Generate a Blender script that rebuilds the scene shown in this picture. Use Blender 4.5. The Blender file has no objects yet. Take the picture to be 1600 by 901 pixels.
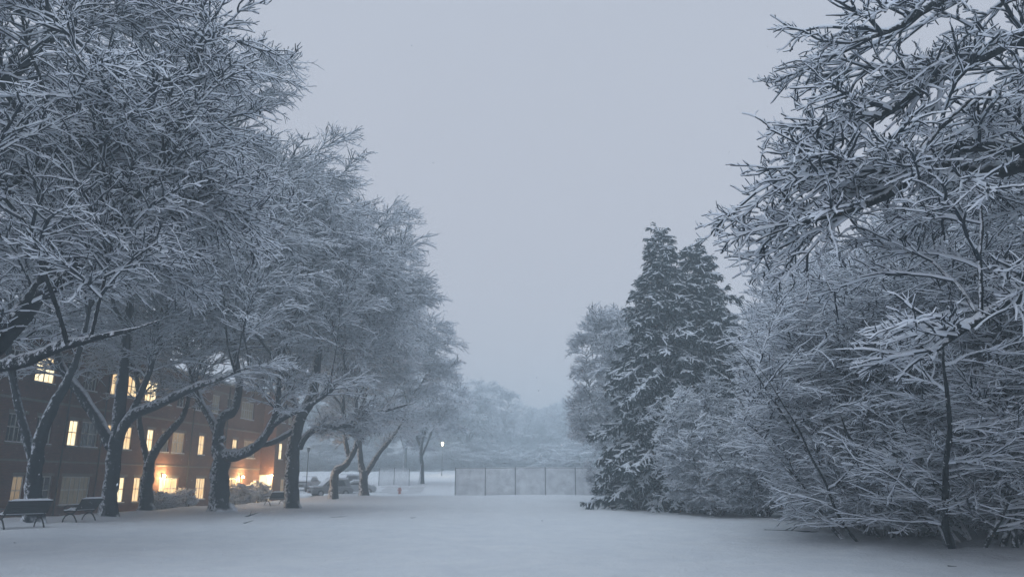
import bpy, math, random
import numpy as np
from mathutils import Vector, noise as mnoise
SC = bpy.context.scene
COL = SC.collection
R = math.radians

# ------------------------------------------------------------------ camera
PITCH = R(14.67)
FPX = 1155.0
cam_d = bpy.data.cameras.new('camera'); cam = bpy.data.objects.new('camera', cam_d); COL.objects.link(cam)
cam_d.lens = 26.0; cam_d.sensor_width = 36; cam_d.clip_end = 3000; cam_d.clip_start = 0.1
cam.location = (0, 0, 1.6); cam.rotation_euler = (math.pi/2 + PITCH, 0, 0)
SC.camera = cam

# ------------------------------------------------------------------ sky, overcast dusk light
w = bpy.data.worlds.new('World'); SC.world = w; w.use_nodes = True
wn = w.node_tree.nodes; wl = w.node_tree.links; wn.clear()
sky = wn.new('ShaderNodeTexSky'); sky.sky_type = 'NISHITA'; sky.sun_disc = False
sky.sun_elevation = R(61); sky.sun_rotation = R(200); sky.air_density = 1.5; sky.dust_density = 4
bg1 = wn.new('ShaderNodeBackground'); bg1.inputs[1].default_value = 0.05
wl.new(sky.outputs[0], bg1.inputs[0])
# the cloud deck: an even blue grey, a little darker overhead
tc = wn.new('ShaderNodeTexCoord'); sep = wn.new('ShaderNodeSeparateXYZ'); wl.new(tc.outputs['Generated'], sep.inputs[0])
rmp = wn.new('ShaderNodeValToRGB'); wl.new(sep.outputs[2], rmp.inputs[0])
rmp.color_ramp.elements[0].position = 0.0; rmp.color_ramp.elements[0].color = (0.60, 0.60, 0.675, 1)
rmp.color_ramp.elements[1].position = 0.58; rmp.color_ramp.elements[1].color = (0.535, 0.57, 0.66, 1)
e_ = rmp.color_ramp.elements.new(0.95); e_.color = (0.84, 1.04, 1.22, 1)      # an overcast sky is brightest overhead
cn = wn.new('ShaderNodeTexNoise'); cn.inputs['Scale'].default_value = 2.2; cn.inputs['Detail'].default_value = 3
wl.new(tc.outputs['Generated'], cn.inputs['Vector'])
cm = wn.new('ShaderNodeMapRange'); cm.inputs[3].default_value = 0.96; cm.inputs[4].default_value = 1.04
wl.new(cn.outputs[0], cm.inputs[0])
bg2 = wn.new('ShaderNodeBackground'); wl.new(rmp.outputs[0], bg2.inputs[0]); wl.new(cm.outputs[0], bg2.inputs[1])
mx = wn.new('ShaderNodeMixShader'); mx.inputs[0].default_value = 0.93
wl.new(bg1.outputs[0], mx.inputs[1]); wl.new(bg2.outputs[0], mx.inputs[2])
wo = wn.new('ShaderNodeOutputWorld'); wl.new(mx.outputs[0], wo.inputs[0])
sun_d = bpy.data.lights.new('sun', 'SUN'); sun_d.energy = 0.50; sun_d.angle = R(60); sun_d.color = (0.93, 0.96, 1.0)
sun = bpy.data.objects.new('sun', sun_d); COL.objects.link(sun); sun.rotation_euler = (R(28), R(6), R(-15))

SC.view_settings.view_transform = 'Standard'; SC.view_settings.look = 'None'
SC.view_settings.exposure = 0.0; SC.view_settings.gamma = 1.0
SC.render.engine = 'CYCLES'
SC.cycles.use_denoising = True
SC.cycles.max_bounces = 5; SC.cycles.diffuse_bounces = 3; SC.cycles.volume_bounces = 2
SC.cycles.transparent_max_bounces = 8; SC.cycles.caustics_reflective = False; SC.cycles.caustics_refractive = False
SC.cycles.sample_clamp_indirect = 4

HAZE_DENSITY = 0.0053

# ------------------------------------------------------------------ pixel -> place
SP, CP = math.sin(PITCH), math.cos(PITCH)
def ray(px, py):
    v = 450.5 - py
    return np.array([px - 800.0, FPX*CP - v*SP, FPX*SP + v*CP])
def at(px, py, Y):
    d = ray(px, py); d = d*(Y/d[1]); return np.array([d[0], d[1], d[2] + 1.6])

def sst(a, b, x):
    t = np.clip((x-a)/(b-a), 0, 1); return t*t*(3-2*t)
def gz(x, y):
    """ground height"""
    x = np.asarray(x, float); y = np.asarray(y, float)
    z = 0.05*np.sin(x*0.21+1.0)*np.sin(y*0.17) + 0.03*np.sin(x*0.55+y*0.4) + 0.02*np.sin(x*1.1-y*0.9+2)
    z = z + 0.30*sst(56, 74, y) + 1.3*sst(82, 105, y)*sst(2, -7, x) + 2.0*sst(100, 150, y) + 2.0*sst(150, 260, y)
    # low bank between the trees and the path, then down to the building
    bx = -19.9 + (y-40)*0.085
    z = z + 0.16*np.exp(-((x-bx)/1.1)**2)*sst(20, 30, y) - 0.22*sst(bx-0.3, bx-1.6, x)*sst(90, 70, y)
    return z

# ------------------------------------------------------------------ tags
def tag(o, label=None, cat=None, group=None, kind=None):
    if label: o['label'] = label
    if cat: o['category'] = cat
    if group: o['group'] = group
    if kind: o['kind'] = kind
    return o
def empty(name, loc=(0, 0, 0), rz=0.0, scale=1.0):
    o = bpy.data.objects.new(name, None); COL.objects.link(o)
    o.location = loc; o.rotation_euler = (0, 0, rz); o.scale = (scale,)*3 if not hasattr(scale, '__len__') else scale
    o.empty_display_size = 0.3
    return o
def copy_tree(o, parent=None):
    c = o.copy(); COL.objects.link(c); c.parent = parent
    for ch in list(o.children): copy_tree(ch, c)
    return c

# ------------------------------------------------------------------ materials
def new_mat(name):
    m = bpy.data.materials.new(name); m.use_nodes = True; nt = m.node_tree
    b = nt.nodes['Principled BSDF']; return m, nt, b
def noise_n(nt, scale, detail=4, rough=0.6, coord='Object'):
    t = nt.nodes.new('ShaderNodeTexCoord'); n = nt.nodes.new('ShaderNodeTexNoise')
    n.inputs['Scale'].default_value = scale; n.inputs['Detail'].default_value = detail; n.inputs['Roughness'].default_value = rough
    nt.links.new(t.outputs[coord], n.inputs['Vector']); return n
def ramp(nt, src, p0, c0, p1, c1):
    r = nt.nodes.new('ShaderNodeValToRGB'); nt.links.new(src, r.inputs[0])
    e = r.color_ramp.elements; e[0].position = p0; e[0].color = (*c0, 1); e[1].position = p1; e[1].color = (*c1, 1); return r
def bump(nt, b, src, strength, dist):
    n = nt.nodes.new('ShaderNodeBump'); n.inputs['Strength'].default_value = strength; n.inputs['Distance'].default_value = dist
    nt.links.new(src, n.inputs['Height']); nt.links.new(n.outputs[0], b.inputs['Normal'])
def flat_mat(name, col, rough=0.6, nscale=6, var=0.15, metal=0.0, bmp=0.0):
    m, nt, b = new_mat(name)
    n = noise_n(nt, nscale)
    r = ramp(nt, n.outputs[0], 0.3, tuple(c*(1-var) for c in col), 0.7, tuple(min(1, c*(1+var)) for c in col))
    nt.links.new(r.outputs[0], b.inputs['Base Color']); b.inputs['Roughness'].default_value = rough; b.inputs['Metallic'].default_value = metal
    if bmp: bump(nt, b, n.outputs[0], bmp, 0.02)
    return m
SNOWC = (0.78, 0.80, 0.85)
def snow_mat(name, scale, c0=(0.76, 0.78, 0.84), c1=(0.84, 0.86, 0.90), bs=0.4, bd=0.02):
    m, nt, b = new_mat(name)
    n = noise_n(nt, scale, 6); r = ramp(nt, n.outputs[0], 0.3, c0, 0.7, c1)
    nt.links.new(r.outputs[0], b.inputs['Base Color']); b.inputs['Roughness'].default_value = 0.75
    b.inputs['Specular IOR Level'].default_value = 0.2
    if bs: bump(nt, b, n.outputs[0], bs, bd)
    return m
M = {}
M['snow'] = snow_mat('snow', 5.0)
M['twig_snow'] = snow_mat('twig_snow', 3.0, (0.70, 0.745, 0.83), (0.80, 0.83, 0.88), 0)
M['bark_thin'] = flat_mat('bark_thin', (0.006, 0.016, 0.028), 0.9, 4, 0.4)
def snowy_surface(name, dark0, dark1, nscale, zthr, windward, amount, dark_bump=0.6):
    """a dark surface with snow caught on what faces up and in patches on its windward side"""
    m, nt, b = new_mat(name); L = nt.links
    n1 = noise_n(nt, nscale, 8, 0.7); r = ramp(nt, n1.outputs[0], 0.35, dark0, 0.7, dark1)
    geo = nt.nodes.new('ShaderNodeNewGeometry')
    sp = nt.nodes.new('ShaderNodeSeparateXYZ'); L.new(geo.outputs['Normal'], sp.inputs[0])
    dot = nt.nodes.new('ShaderNodeVectorMath'); dot.operation = 'DOT_PRODUCT'; L.new(geo.outputs['Normal'], dot.inputs[0])
    dot.inputs[1].default_value = windward
    n2 = noise_n(nt, 6.5, 8, 0.8)
    def ma(op, a, bb):
        q = nt.nodes.new('ShaderNodeMath'); q.operation = op
        for i, v in enumerate((a, bb)):
            if isinstance(v, (int, float)): q.inputs[i].default_value = v
            else: L.new(v, q.inputs[i])
        return q.outputs[0]
    up = ma('MULTIPLY', ma('SUBTRACT', sp.outputs[2], zthr), 5.0)
    wnd = ma('MULTIPLY', ma('SUBTRACT', ma('ADD', ma('MULTIPLY', dot.outputs['Value'], 0.35), n2.outputs[0]), 1.0-amount), 14.0)
    nz = ma('MULTIPLY', ma('SUBTRACT', n2.outputs[0], 0.5), 2.5)
    f = ma('MAXIMUM', ma('ADD', up, nz), wnd)
    cl = nt.nodes.new('ShaderNodeClamp'); L.new(f, cl.inputs[0])
    mxx = nt.nodes.new('ShaderNodeMix'); mxx.data_type = 'RGBA'
    L.new(cl.outputs[0], mxx.inputs['Factor']); L.new(r.outputs[0], mxx.inputs['A']); mxx.inputs['B'].default_value = (0.78, 0.80, 0.85, 1)
    L.new(mxx.outputs['Result'], b.inputs['Base Color']); b.inputs['Roughness'].default_value = 0.9
    b.inputs['Specular IOR Level'].default_value = 0.15
    bump(nt, b, n1.outputs[0], dark_bump, 0.05)
    return m
M['bark'] = snowy_surface('bark', (0.006, 0.011, 0.015), (0.026, 0.034, 0.040), 7, 0.34, (-0.75, -0.5, 0.3), 0.255)
M['needle'] = flat_mat('needle', (0.010, 0.028, 0.036), 0.8, 2, 0.4)
M['iron'] = flat_mat('iron', (0.012, 0.016, 0.02), 0.5, 8, 0.3)
M['bench_wood'] = flat_mat('bench_wood', (0.022, 0.028, 0.03), 0.7, 10, 0.3)
M['post'] = flat_mat('post_metal', (0.15, 0.165, 0.185), 0.5, 8, 0.2, 0.6)
M['wire'] = flat_mat('snowed_wire', (0.74, 0.77, 0.82), 0.8, 1.2, 0.25)
M['white_paint'] = flat_mat('white_paint', (0.55, 0.56, 0.54), 0.5, 6, 0.1)
M['dark_paint'] = flat_mat('dark_paint', (0.10, 0.11, 0.11), 0.5, 6, 0.1)
M['concrete'] = flat_mat('stone_trim', (0.20, 0.18, 0.165), 0.85, 4, 0.2, 0, 0.3)
M['rubber'] = flat_mat('rubber', (0.02, 0.02, 0.022), 0.9)
M['chrome'] = flat_mat('rim_metal', (0.4, 0.4, 0.42), 0.35, 5, 0.1, 0.9)
M['red'] = flat_mat('red_orange_paint', (0.42, 0.13, 0.10), 0.6)
M['leaf'] = flat_mat('shrub_leaf', (0.06, 0.075, 0.05), 0.7, 3, 0.4)
def glass_mat(name, col):
    m, nt, b = new_mat(name)
    n = noise_n(nt, 1.3); r = ramp(nt, n.outputs[0], 0.3, tuple(c*.6 for c in col), 0.7, col)
    nt.links.new(r.outputs[0], b.inputs['Base Color']); b.inputs['Roughness'].default_value = 0.12; b.inputs['Specular IOR Level'].default_value = 0.6
    return m
M['glass'] = glass_mat('dark_glass', (0.03, 0.035, 0.04))
def lit_mat(name, c0, c1, s, seed=0.0):
    m, nt, b = new_mat(name); L = nt.links
    t = nt.nodes.new('ShaderNodeTexCoord'); mp = nt.nodes.new('ShaderNodeMapping'); mp.inputs['Location'].default_value = (seed, seed*1.7, 0)
    L.new(t.outputs['Object'], mp.inputs[0])
    n = nt.nodes.new('ShaderNodeTexNoise'); n.inputs['Scale'].default_value = 1.4; n.inputs['Detail'].default_value = 3; L.new(mp.outputs[0], n.inputs['Vector'])
    wv = nt.nodes.new('ShaderNodeTexWave'); wv.inputs['Scale'].default_value = 3; wv.inputs['Distortion'].default_value = 2; L.new(mp.outputs[0], wv.inputs['Vector'])
    ad = nt.nodes.new('ShaderNodeMath'); ad.operation = 'MULTIPLY_ADD'; L.new(wv.outputs['Fac'], ad.inputs[0]); ad.inputs[1].default_value = 0.25; L.new(n.outputs[0], ad.inputs[2])
    r = ramp(nt, ad.outputs[0], 0.35, c0, 0.8, c1)
    L.new(r.outputs[0], b.inputs['Emission Color']); b.inputs['Emission Strength'].default_value = s
    b.inputs['Base Color'].default_value = (0.3, 0.25, 0.18, 1); b.inputs['Roughness'].default_value = 0.4
    return m
M['lit'] = lit_mat('lit_window', (0.95, 0.50, 0.18), (1.0, 0.80, 0.46), 1.4)
M['lit_bright'] = lit_mat('bright_window', (1.0, 0.66, 0.30), (1.0, 0.85, 0.55), 1.9, 3)
M['lit_dim'] = lit_mat('dim_window', (0.55, 0.34, 0.16), (0.8, 0.58, 0.33), 0.33, 7)
M['curtain'] = lit_mat('faint_window', (0.10, 0.11, 0.10), (0.30, 0.27, 0.19), 0.14, 11)
m, nt, b = new_mat('lamp_glow'); b.inputs['Emission Color'].default_value = (1.0, 0.75, 0.42, 1); b.inputs['Emission Strength'].default_value = 14; M['bulb'] = m
m, nt, b = new_mat('street_lamp_glow'); b.inputs['Emission Color'].default_value = (1.0, 0.85, 0.5, 1); b.inputs['Emission Strength'].default_value = 12; M['bulb2'] = m
# brick
m, nt, b = new_mat('brick'); L = nt.links
t = nt.nodes.new('ShaderNodeTexCoord'); sx = nt.nodes.new('ShaderNodeSeparateXYZ'); L.new(t.outputs['Object'], sx.inputs[0])
ad = nt.nodes.new('ShaderNodeMath'); ad.operation = 'ADD'; L.new(sx.outputs[0], ad.inputs[0]); L.new(sx.outputs[1], ad.inputs[1])
cx = nt.nodes.new('ShaderNodeCombineXYZ'); L.new(ad.outputs[0], cx.inputs[0]); L.new(sx.outputs[2], cx.inputs[1])
bt = nt.nodes.new('ShaderNodeTexBrick'); L.new(cx.outputs[0], bt.inputs['Vector'])
bt.inputs['Scale'].default_value = 1.0; bt.inputs['Brick Width'].default_value = 0.22; bt.inputs['Row Height'].default_value = 0.075; bt.inputs['Mortar Size'].default_value = 0.010
bt.inputs['Color1'].default_value = (0.21, 0.088, 0.058, 1); bt.inputs['Color2'].default_value = (0.13, 0.060, 0.044, 1); bt.inputs['Mortar'].default_value = (0.17, 0.14, 0.13, 1)
n = noise_n(nt, 0.8, 6, 0.7); r = ramp(nt, n.outputs[0], 0.35, (0.65, 0.65, 0.68), 0.7, (1.2, 1.15, 1.1))
mm = nt.nodes.new('ShaderNodeMix'); mm.data_type = 'RGBA'; mm.blend_type = 'MULTIPLY'; mm.inputs['Factor'].default_value = 1
L.new(bt.outputs['Color'], mm.inputs['A']); L.new(r.outputs[0], mm.inputs['B'])
L.new(mm.outputs['Result'], b.inputs['Base Color']); b.inputs['Roughness'].default_value = 0.9
bump(nt, b, bt.outputs['Fac'], -0.4, 0.01)
M['brick'] = m

# ------------------------------------------------------------------ mesh from arrays
def mesh_np(name, V, F, mats, fmat=None, smooth=True, parent=None):
    """V (n,3), F (m,4) quads"""
    V = np.ascontiguousarray(V, dtype=np.float32); F = np.ascontiguousarray(F, dtype=np.int32)
    me = bpy.data.meshes.new(name)
    k = F.shape[1]
    me.vertices.add(len(V)); me.vertices.foreach_set('co', V.ravel())
    me.loops.add(F.size); me.loops.foreach_set('vertex_index', F.ravel())
    me.polygons.add(len(F))
    me.polygons.foreach_set('loop_start', np.arange(0, F.size, k, dtype=np.int32))
    me.polygons.foreach_set('loop_total', np.full(len(F), k, dtype=np.int32))
    for mt in mats: me.materials.append(mt)
    if fmat is not None: me.polygons.foreach_set('material_index', np.ascontiguousarray(fmat, dtype=np.int32))
    me.polygons.foreach_set('use_smooth', np.full(len(F), smooth, dtype=bool))
    me.update(calc_edges=True)
    o = bpy.data.objects.new(name, me); COL.objects.link(o); o.parent = parent
    return o

class MB:
    """collects boxes, tubes and prisms into one mesh"""
    def __init__(s): s.v = []; s.f = []; s.m = []
    def add(s, vs, fs, mi=0):
        b0 = len(s.v); s.v += [tuple(map(float, p)) for p in vs]; s.f += [tuple(b0+i for i in f) for f in fs]; s.m += [mi]*len(fs); return s
    def box(s, x0, x1, y0, y1, z0, z1, mi=0):
        return s.add([(x0,y0,z0),(x1,y0,z0),(x1,y1,z0),(x0,y1,z0),(x0,y0,z1),(x1,y0,z1),(x1,y1,z1),(x0,y1,z1)],
                     [(0,3,2,1),(4,5,6,7),(0,1,5,4),(1,2,6,5),(2,3,7,6),(3,0,4,7)], mi)
    def tube(s, pts, rad, n=8, mi=0, cap=True):
        pts = [Vector(p) for p in pts]; rad = rad if hasattr(rad, '__len__') else [rad]*len(pts); rings = []
        for i, p in enumerate(pts):
            t = (pts[min(i+1, len(pts)-1)]-pts[max(i-1, 0)]).normalized()
            a = t.cross(Vector((0,0,1)) if abs(t.z) < .95 else Vector((1,0,0))).normalized(); bb = a.cross(t)
            rings.append([p+(a*math.cos(q*2*math.pi/n)+bb*math.sin(q*2*math.pi/n))*rad[i] for q in range(n)])
        vs = [v for r_ in rings for v in r_]; fs = []
        for i in range(len(pts)-1):
            for q in range(n): fs.append((i*n+q, i*n+(q+1) % n, (i+1)*n+(q+1) % n, (i+1)*n+q))
        if cap: fs.append(tuple(range(n-1, -1, -1))); fs.append(tuple((len(pts)-1)*n+q for q in range(n)))
        return s.add(vs, fs, mi)
    def prism(s, prof, axis, a0, a1, mi=0):
        """prof: list of 2D points; axis 0 = extrude along x (prof is y,z), 1 = along y (prof is x,z)"""
        n = len(prof)
        def P(p, a): return (a, p[0], p[1]) if axis == 0 else (p[0], a, p[1])
        vs = [P(p, a0) for p in prof]+[P(p, a1) for p in prof]
        fs = [(i, (i+1) % n, n+(i+1) % n, n+i) for i in range(n)]+[tuple(range(n-1, -1, -1)), tuple(range(n, 2*n))]
        return s.add(vs, fs, mi)
    def build(s, name, mats, parent=None, bevel=0.0, smooth=False):
        me = bpy.data.meshes.new(name); me.from_pydata(s.v, [], s.f)
        mats = mats if isinstance(mats, (list, tuple)) else [mats]
        for mt in mats: me.materials.append(mt)
        me.polygons.foreach_set('material_index', s.m)
        if smooth: me.polygons.foreach_set('use_smooth', [True]*len(me.polygons))
        me.update()
        o = bpy.data.objects.new(name, me); COL.objects.link(o); o.parent = parent
        if bevel:
            md = o.modifiers.new('bevel', 'BEVEL'); md.width = bevel; md.segments = 2; md.limit_method = 'ANGLE'
        return o

# ------------------------------------------------------------------ ground
def build_ground():
    t = np.linspace(-1, 1, 321)
    xs = np.sign(t)*(np.abs(t)**2.6)*300
    u = np.linspace(0, 1, 420); ys = -25 + 385*u**2.4
    X, Y = np.meshgrid(xs, ys)
    Z = gz(X, Y)
    rs = np.random.RandomState(3)
    for i in range(14):
        a = rs.rand()*6.28; k = 2*math.pi/rs.uniform(0.7, 3.0); ph = rs.rand()*6.28
        Z = Z + 0.009*np.sin((X*np.cos(a)+Y*np.sin(a))*k + ph + 1.5*np.sin(X*.6+i)+1.2*np.sin(Y*.5+i*2))
    # scattered hollows of old footprints, half filled in
    for i in range(220):
        cx_ = rs.uniform(-14, 12); cy_ = rs.uniform(7, 34); Z = Z + (0.03 if i % 3 else -0.05)*np.exp(-((X-cx_)**2+(Y-cy_)**2)/0.05)
    for i in range(40):
        cx_ = rs.uniform(-22, 18); cy_ = rs.uniform(6, 60); rr = rs.uniform(.8, 3.0); Z = Z + rs.uniform(-.05, .06)*np.exp(-(((X-cx_)/rr)**2+((Y-cy_)/(rr*.6))**2))
    # snow banked against the trunks
    for (px_, Y_, rr) in ((168, 36, .8), (50, 30, .7), (228, 44, .7), (345, 42, 1.0), (455, 49.5, 1.0), (520, 65, .8), (568, 73, .9), (1385, 21, 2.2), (1530, 18.5, 2.2), (1350, 26.5, 2.2)):
        q_ = at(px_, 753, Y_); d2 = (X-q_[0]-.1)**2+(Y-Y_+.15)**2; Z = Z + .15*np.exp(-d2/rr**2)*(1+.3*np.sin(X*5)*np.sin(Y*4))
    V = np.stack([X, Y, Z], -1).reshape(-1, 3); W = len(xs); H = len(ys)
    i, j = np.meshgrid(np.arange(W-1), np.arange(H-1)); a = (j*W+i).ravel()
    F = np.stack([a, a+1, a+1+W, a+W], -1)
    m, nt, b = new_mat('ground_snow'); L = nt.links
    n1 = noise_n(nt, 0.8, 10, 0.75); r = ramp(nt, n1.outputs[0], 0.32, (0.75, 0.775, 0.83), 0.68, (0.87, 0.88, 0.91))
    L.new(r.outputs[0], b.inputs['Base Color']); b.inputs['Roughness'].default_value = 0.8; b.inputs['Specular IOR Level'].default_value = 0.15
    n2 = noise_n(nt, 9, 10, 0.7); n3 = noise_n(nt, 1.2, 5, 0.6)
    q = nt.nodes.new('ShaderNodeMath'); q.operation = 'MULTIPLY_ADD'; L.new(n3.outputs[0], q.inputs[0]); q.inputs[1].default_value = 2.5; L.new(n2.outputs[0], q.inputs[2])
    bump(nt, b, q.outputs[0], 0.9, 0.09)
    o = mesh_np('ground', V, F, [m]); tag(o, 'snow covered lawn', kind='structure'); return o
build_ground()
# the path between the tree row and the building: trodden snow
def ribbon(name, pts, wid, mat, lift=0.02, label=None):
    P = np.array(pts, float); vs = []; n = len(P)
    for i in range(n):
        t_ = P[min(i+1, n-1)]-P[max(i-1, 0)]; t_ /= np.linalg.norm(t_); nn = np.array([-t_[1], t_[0]])
        for k in range(5):
            q = P[i]+nn*wid*(k/4-.5); vs.append((q[0], q[1], float(gz(q[0], q[1]))+lift))
    fs = [(i*5+k, (i+1)*5+k, (i+1)*5+k+1, i*5+k+1) for i in range(n-1) for k in range(4)]
    o = mesh_np(name, vs, fs, [mat]); tag(o, label, kind='structure'); return o
M['trodden'] = snow_mat('trodden_snow', 2.5, (0.42, 0.43, 0.46), (0.66, 0.67, 0.70), 0.9, 0.06)
ribbon('path', [(-21.8+(y-40)*0.085, y) for y in np.arange(12, 84, 1.5)], 1.7, M['trodden'], 0.03, 'trodden snowy path between the tree row and the brick building')
M['slush'] = snow_mat('road_snow', 1.2, (0.46, 0.47, 0.50), (0.70, 0.71, 0.75), 0.8, 0.06)
ribbon('road', [(x, 90+0.03*(x+20)) for x in np.arange(-75, -9, 1.5)], 8, M['slush'], 0.02, 'snow covered parking road beyond the tree row')

# ------------------------------------------------------------------ branches, many at once
def norm(a): return a/np.maximum(np.linalg.norm(a, axis=-1, keepdims=True), 1e-9)
def grow(rs, S, D, Ln, K, wander, trop):
    """polylines from starts S along D; trop = pull added to z each step"""
    n = len(S); P = np.zeros((n, K, 3)); P[:, 0] = S; d = norm(D)
    step = (Ln/(K-1))[:, None]
    for k in range(1, K):
        d = d + wander*rs.normal(size=(n, 3)); d[:, 2] += trop if not callable(trop) else trop(k/(K-1)); d = norm(d)
        P[:, k] = P[:, k-1]+d*step
    return P
def spawn(rs, P, Rr, n, t0, t1, ang, Lr, zsq=0.5, zbias=0.0, lfall=0.5):
    """pick n points along parent polylines P; returns starts, directions, lengths, radii"""
    N, K, _ = P.shape
    plen = np.linalg.norm(np.diff(P, axis=1), axis=2).sum(1)
    idx = rs.choice(N, n, p=plen/plen.sum())
    t = rs.uniform(t0, t1, n); f = t*(K-1); k = np.minimum(f.astype(int), K-2); u = (f-k)[:, None]
    A = P[idx, k]; B = P[idx, k+1]; S = A*(1-u)+B*u; T = norm(B-A)
    rad = Rr[idx, k]*(1-u[:, 0])+Rr[idx, k+1]*u[:, 0]
    q = rs.normal(size=(n, 3)); q[:, 2] = q[:, 2]*zsq + zbias
    q = norm(q - (q*T).sum(1, keepdims=True)*T)
    a = np.radians(rs.uniform(ang[0], ang[1], n))[:, None]
    D = T*np.cos(a)+q*np.sin(a)
    Ln = rs.uniform(Lr[0], Lr[1], n)*(1-lfall*t)
    return S, D, Ln, rad
def radii(r0, r1, K): 
    t = np.linspace(0, 1, K)[None]; r0 = np.atleast_1d(r0)[:, None]; return r0*(1-t)+r1*t
def branch_arrays(P, Rr, snow, rs, bare_p=0.62):
    """six sided section: bark below, a ridge of snow on top"""
    N, K, _ = P.shape
    T = np.zeros_like(P); T[:, 1:-1] = P[:, 2:]-P[:, :-2]; T[:, 0] = P[:, 1]-P[:, 0]; T[:, -1] = P[:, -1]-P[:, -2]; T = norm(T)
    side = np.stack([T[..., 1], -T[..., 0], np.zeros_like(T[..., 0])], -1); side = norm(side + 1e-6)
    up = np.cross(side, T); up = np.where(up[..., 2:3] < 0, -up, up)
    h = np.sqrt(np.clip(1-T[..., 2]**2, 0, 1))
    s = snow*(0.18+0.82*h)*rs.uniform(0.55, 1.25, (N, K)); s[:, -1] *= 0.75
    r = Rr
    a = (r+0.42*s)[..., None]; b_ = (0.6*(r+0.5*s))[..., None]; c_ = (r+s*0.9)[..., None]; r8 = (0.85*r)[..., None]; lo = up*(0.8*r)[..., None]; md = up*(0.12*s)[..., None]
    V = np.stack([P-side*r8-lo, P+side*r8-lo, P+side*a+md, P+side*b_+up*c_, P-side*b_+up*c_, P-side*a+md], 2)
    V = V.reshape(-1, 3)
    n = np.arange(N)[:, None, None]; k = np.arange(K-1)[None, :, None]; q = np.arange(6)[None, None, :]
    i0 = (n*K+k)*6
    F = np.stack([i0+q, i0+(q+1) % 6, i0+6+(q+1) % 6, i0+6+q], -1)
    fm = np.ones((N, K-1, 6), int); fm[:, :, 0] = 0
    bare = rs.rand(N, K-1) < bare_p; fm[:, :, 1][bare] = 0; fm[:, :, 5][bare] = 0
    if bare_p >= 1: fm[:, :, 2][rs.rand(N, K-1) < .5] = 0
    if np.max(snow) <= 0.012: fm[:] = 0
    return V, F.reshape(-1, 4), fm.reshape(-1)
def crown_object(name, levels, snows, rs, parent, mats=None, bare_p=0.62):
    Vs = []; Fs = []; Ms = []; o = 0
    for (P, Rr), s in zip(levels, snows):
        V, F, m_ = branch_arrays(P, Rr, s, rs, bare_p); Vs.append(V); Fs.append(F+o); Ms.append(m_); o += len(V)
    return mesh_np(name, np.concatenate(Vs), np.concatenate(Fs), mats or [M['bark_thin'], M['twig_snow']], np.concatenate(Ms), True, parent)

def catmull(pts, rad, per=5):
    P = np.array(pts, float); Rd = np.array(rad, float); n = len(P); out = []; ro = []
    for i in range(n-1):
        p0 = P[max(i-1, 0)]; p1 = P[i]; p2 = P[i+1]; p3 = P[min(i+2, n-1)]
        for k in range(per):
            t = k/per; out.append(0.5*((2*p1)+(-p0+p2)*t+(2*p0-5*p1+4*p2-p3)*t*t+(-p0+3*p1-3*p2+p3)*t**3)); ro.append(Rd[i]*(1-t)+Rd[i+1]*t)
    out.append(P[-1]); ro.append(Rd[-1]); return np.array(out), np.array(ro)
def trunk_arrays(lines, rs, snow=0.16, sides=14):
    """thick limbs: round section with lumps, snow piled on what is level"""
    Vs = []; Fs = []; o = 0
    for (pts, rad, flare) in lines:
        P, Rr = catmull(pts, rad); K = len(P)
        T = np.gradient(P, axis=0); T = norm(T)
        a = norm(np.cross(T, np.array([0.02, 0.9, 0.1])+0*T)); b_ = np.cross(a, T)
        ang = np.arange(sides)*2*math.pi/sides
        dirs = a[:, None]*np.cos(ang)[None, :, None]+b_[:, None]*np.sin(ang)[None, :, None]
        ph = rs.rand(4)*6.28; kk = np.arange(K)[:, None]
        lump = 1+0.07*np.sin(3*ang[None]+kk*0.9+ph[0])+0.06*np.sin(2*ang[None]-kk*1.7+ph[1])+0.04*np.sin(5*ang[None]+kk*2.3+ph[2])+0.04*rs.normal(size=(K, sides))
        if not flare: Rr = Rr*(1-0.72*np.clip((np.linspace(0, 1, K)-0.6)/0.4, 0, 1))
        rr = Rr[:, None]*lump
        if flare:
            hgt = (P[:, 2]-P[0, 2])[:, None]
            rr = rr*(1+0.75*np.exp(-np.maximum(hgt, 0)/0.45)*(0.55+0.45*np.sin(4*ang[None]+ph[3])))
        V = P[:, None]+dirs*rr[..., None]
        hz = np.sqrt(np.clip(1-T[:, 2]**2, 0, 1))[:, None]
        V[..., 2] += np.clip(dirs[..., 2], 0, 1)*snow*hz*rs.uniform(0.5, 1.4, (K, sides))*np.minimum(1, Rr[:, None]/0.08)
        k = np.arange(K-1)[:, None]; q = np.arange(sides)[None]
        F = np.stack([k*sides+q, k*sides+(q+1) % sides, (k+1)*sides+(q+1) % sides, (k+1)*sides+q], -1).reshape(-1, 4)+o
        Vs.append(V.reshape(-1, 3)); Fs.append(F); o += K*sides
    return np.concatenate(Vs), np.concatenate(Fs)

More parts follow.
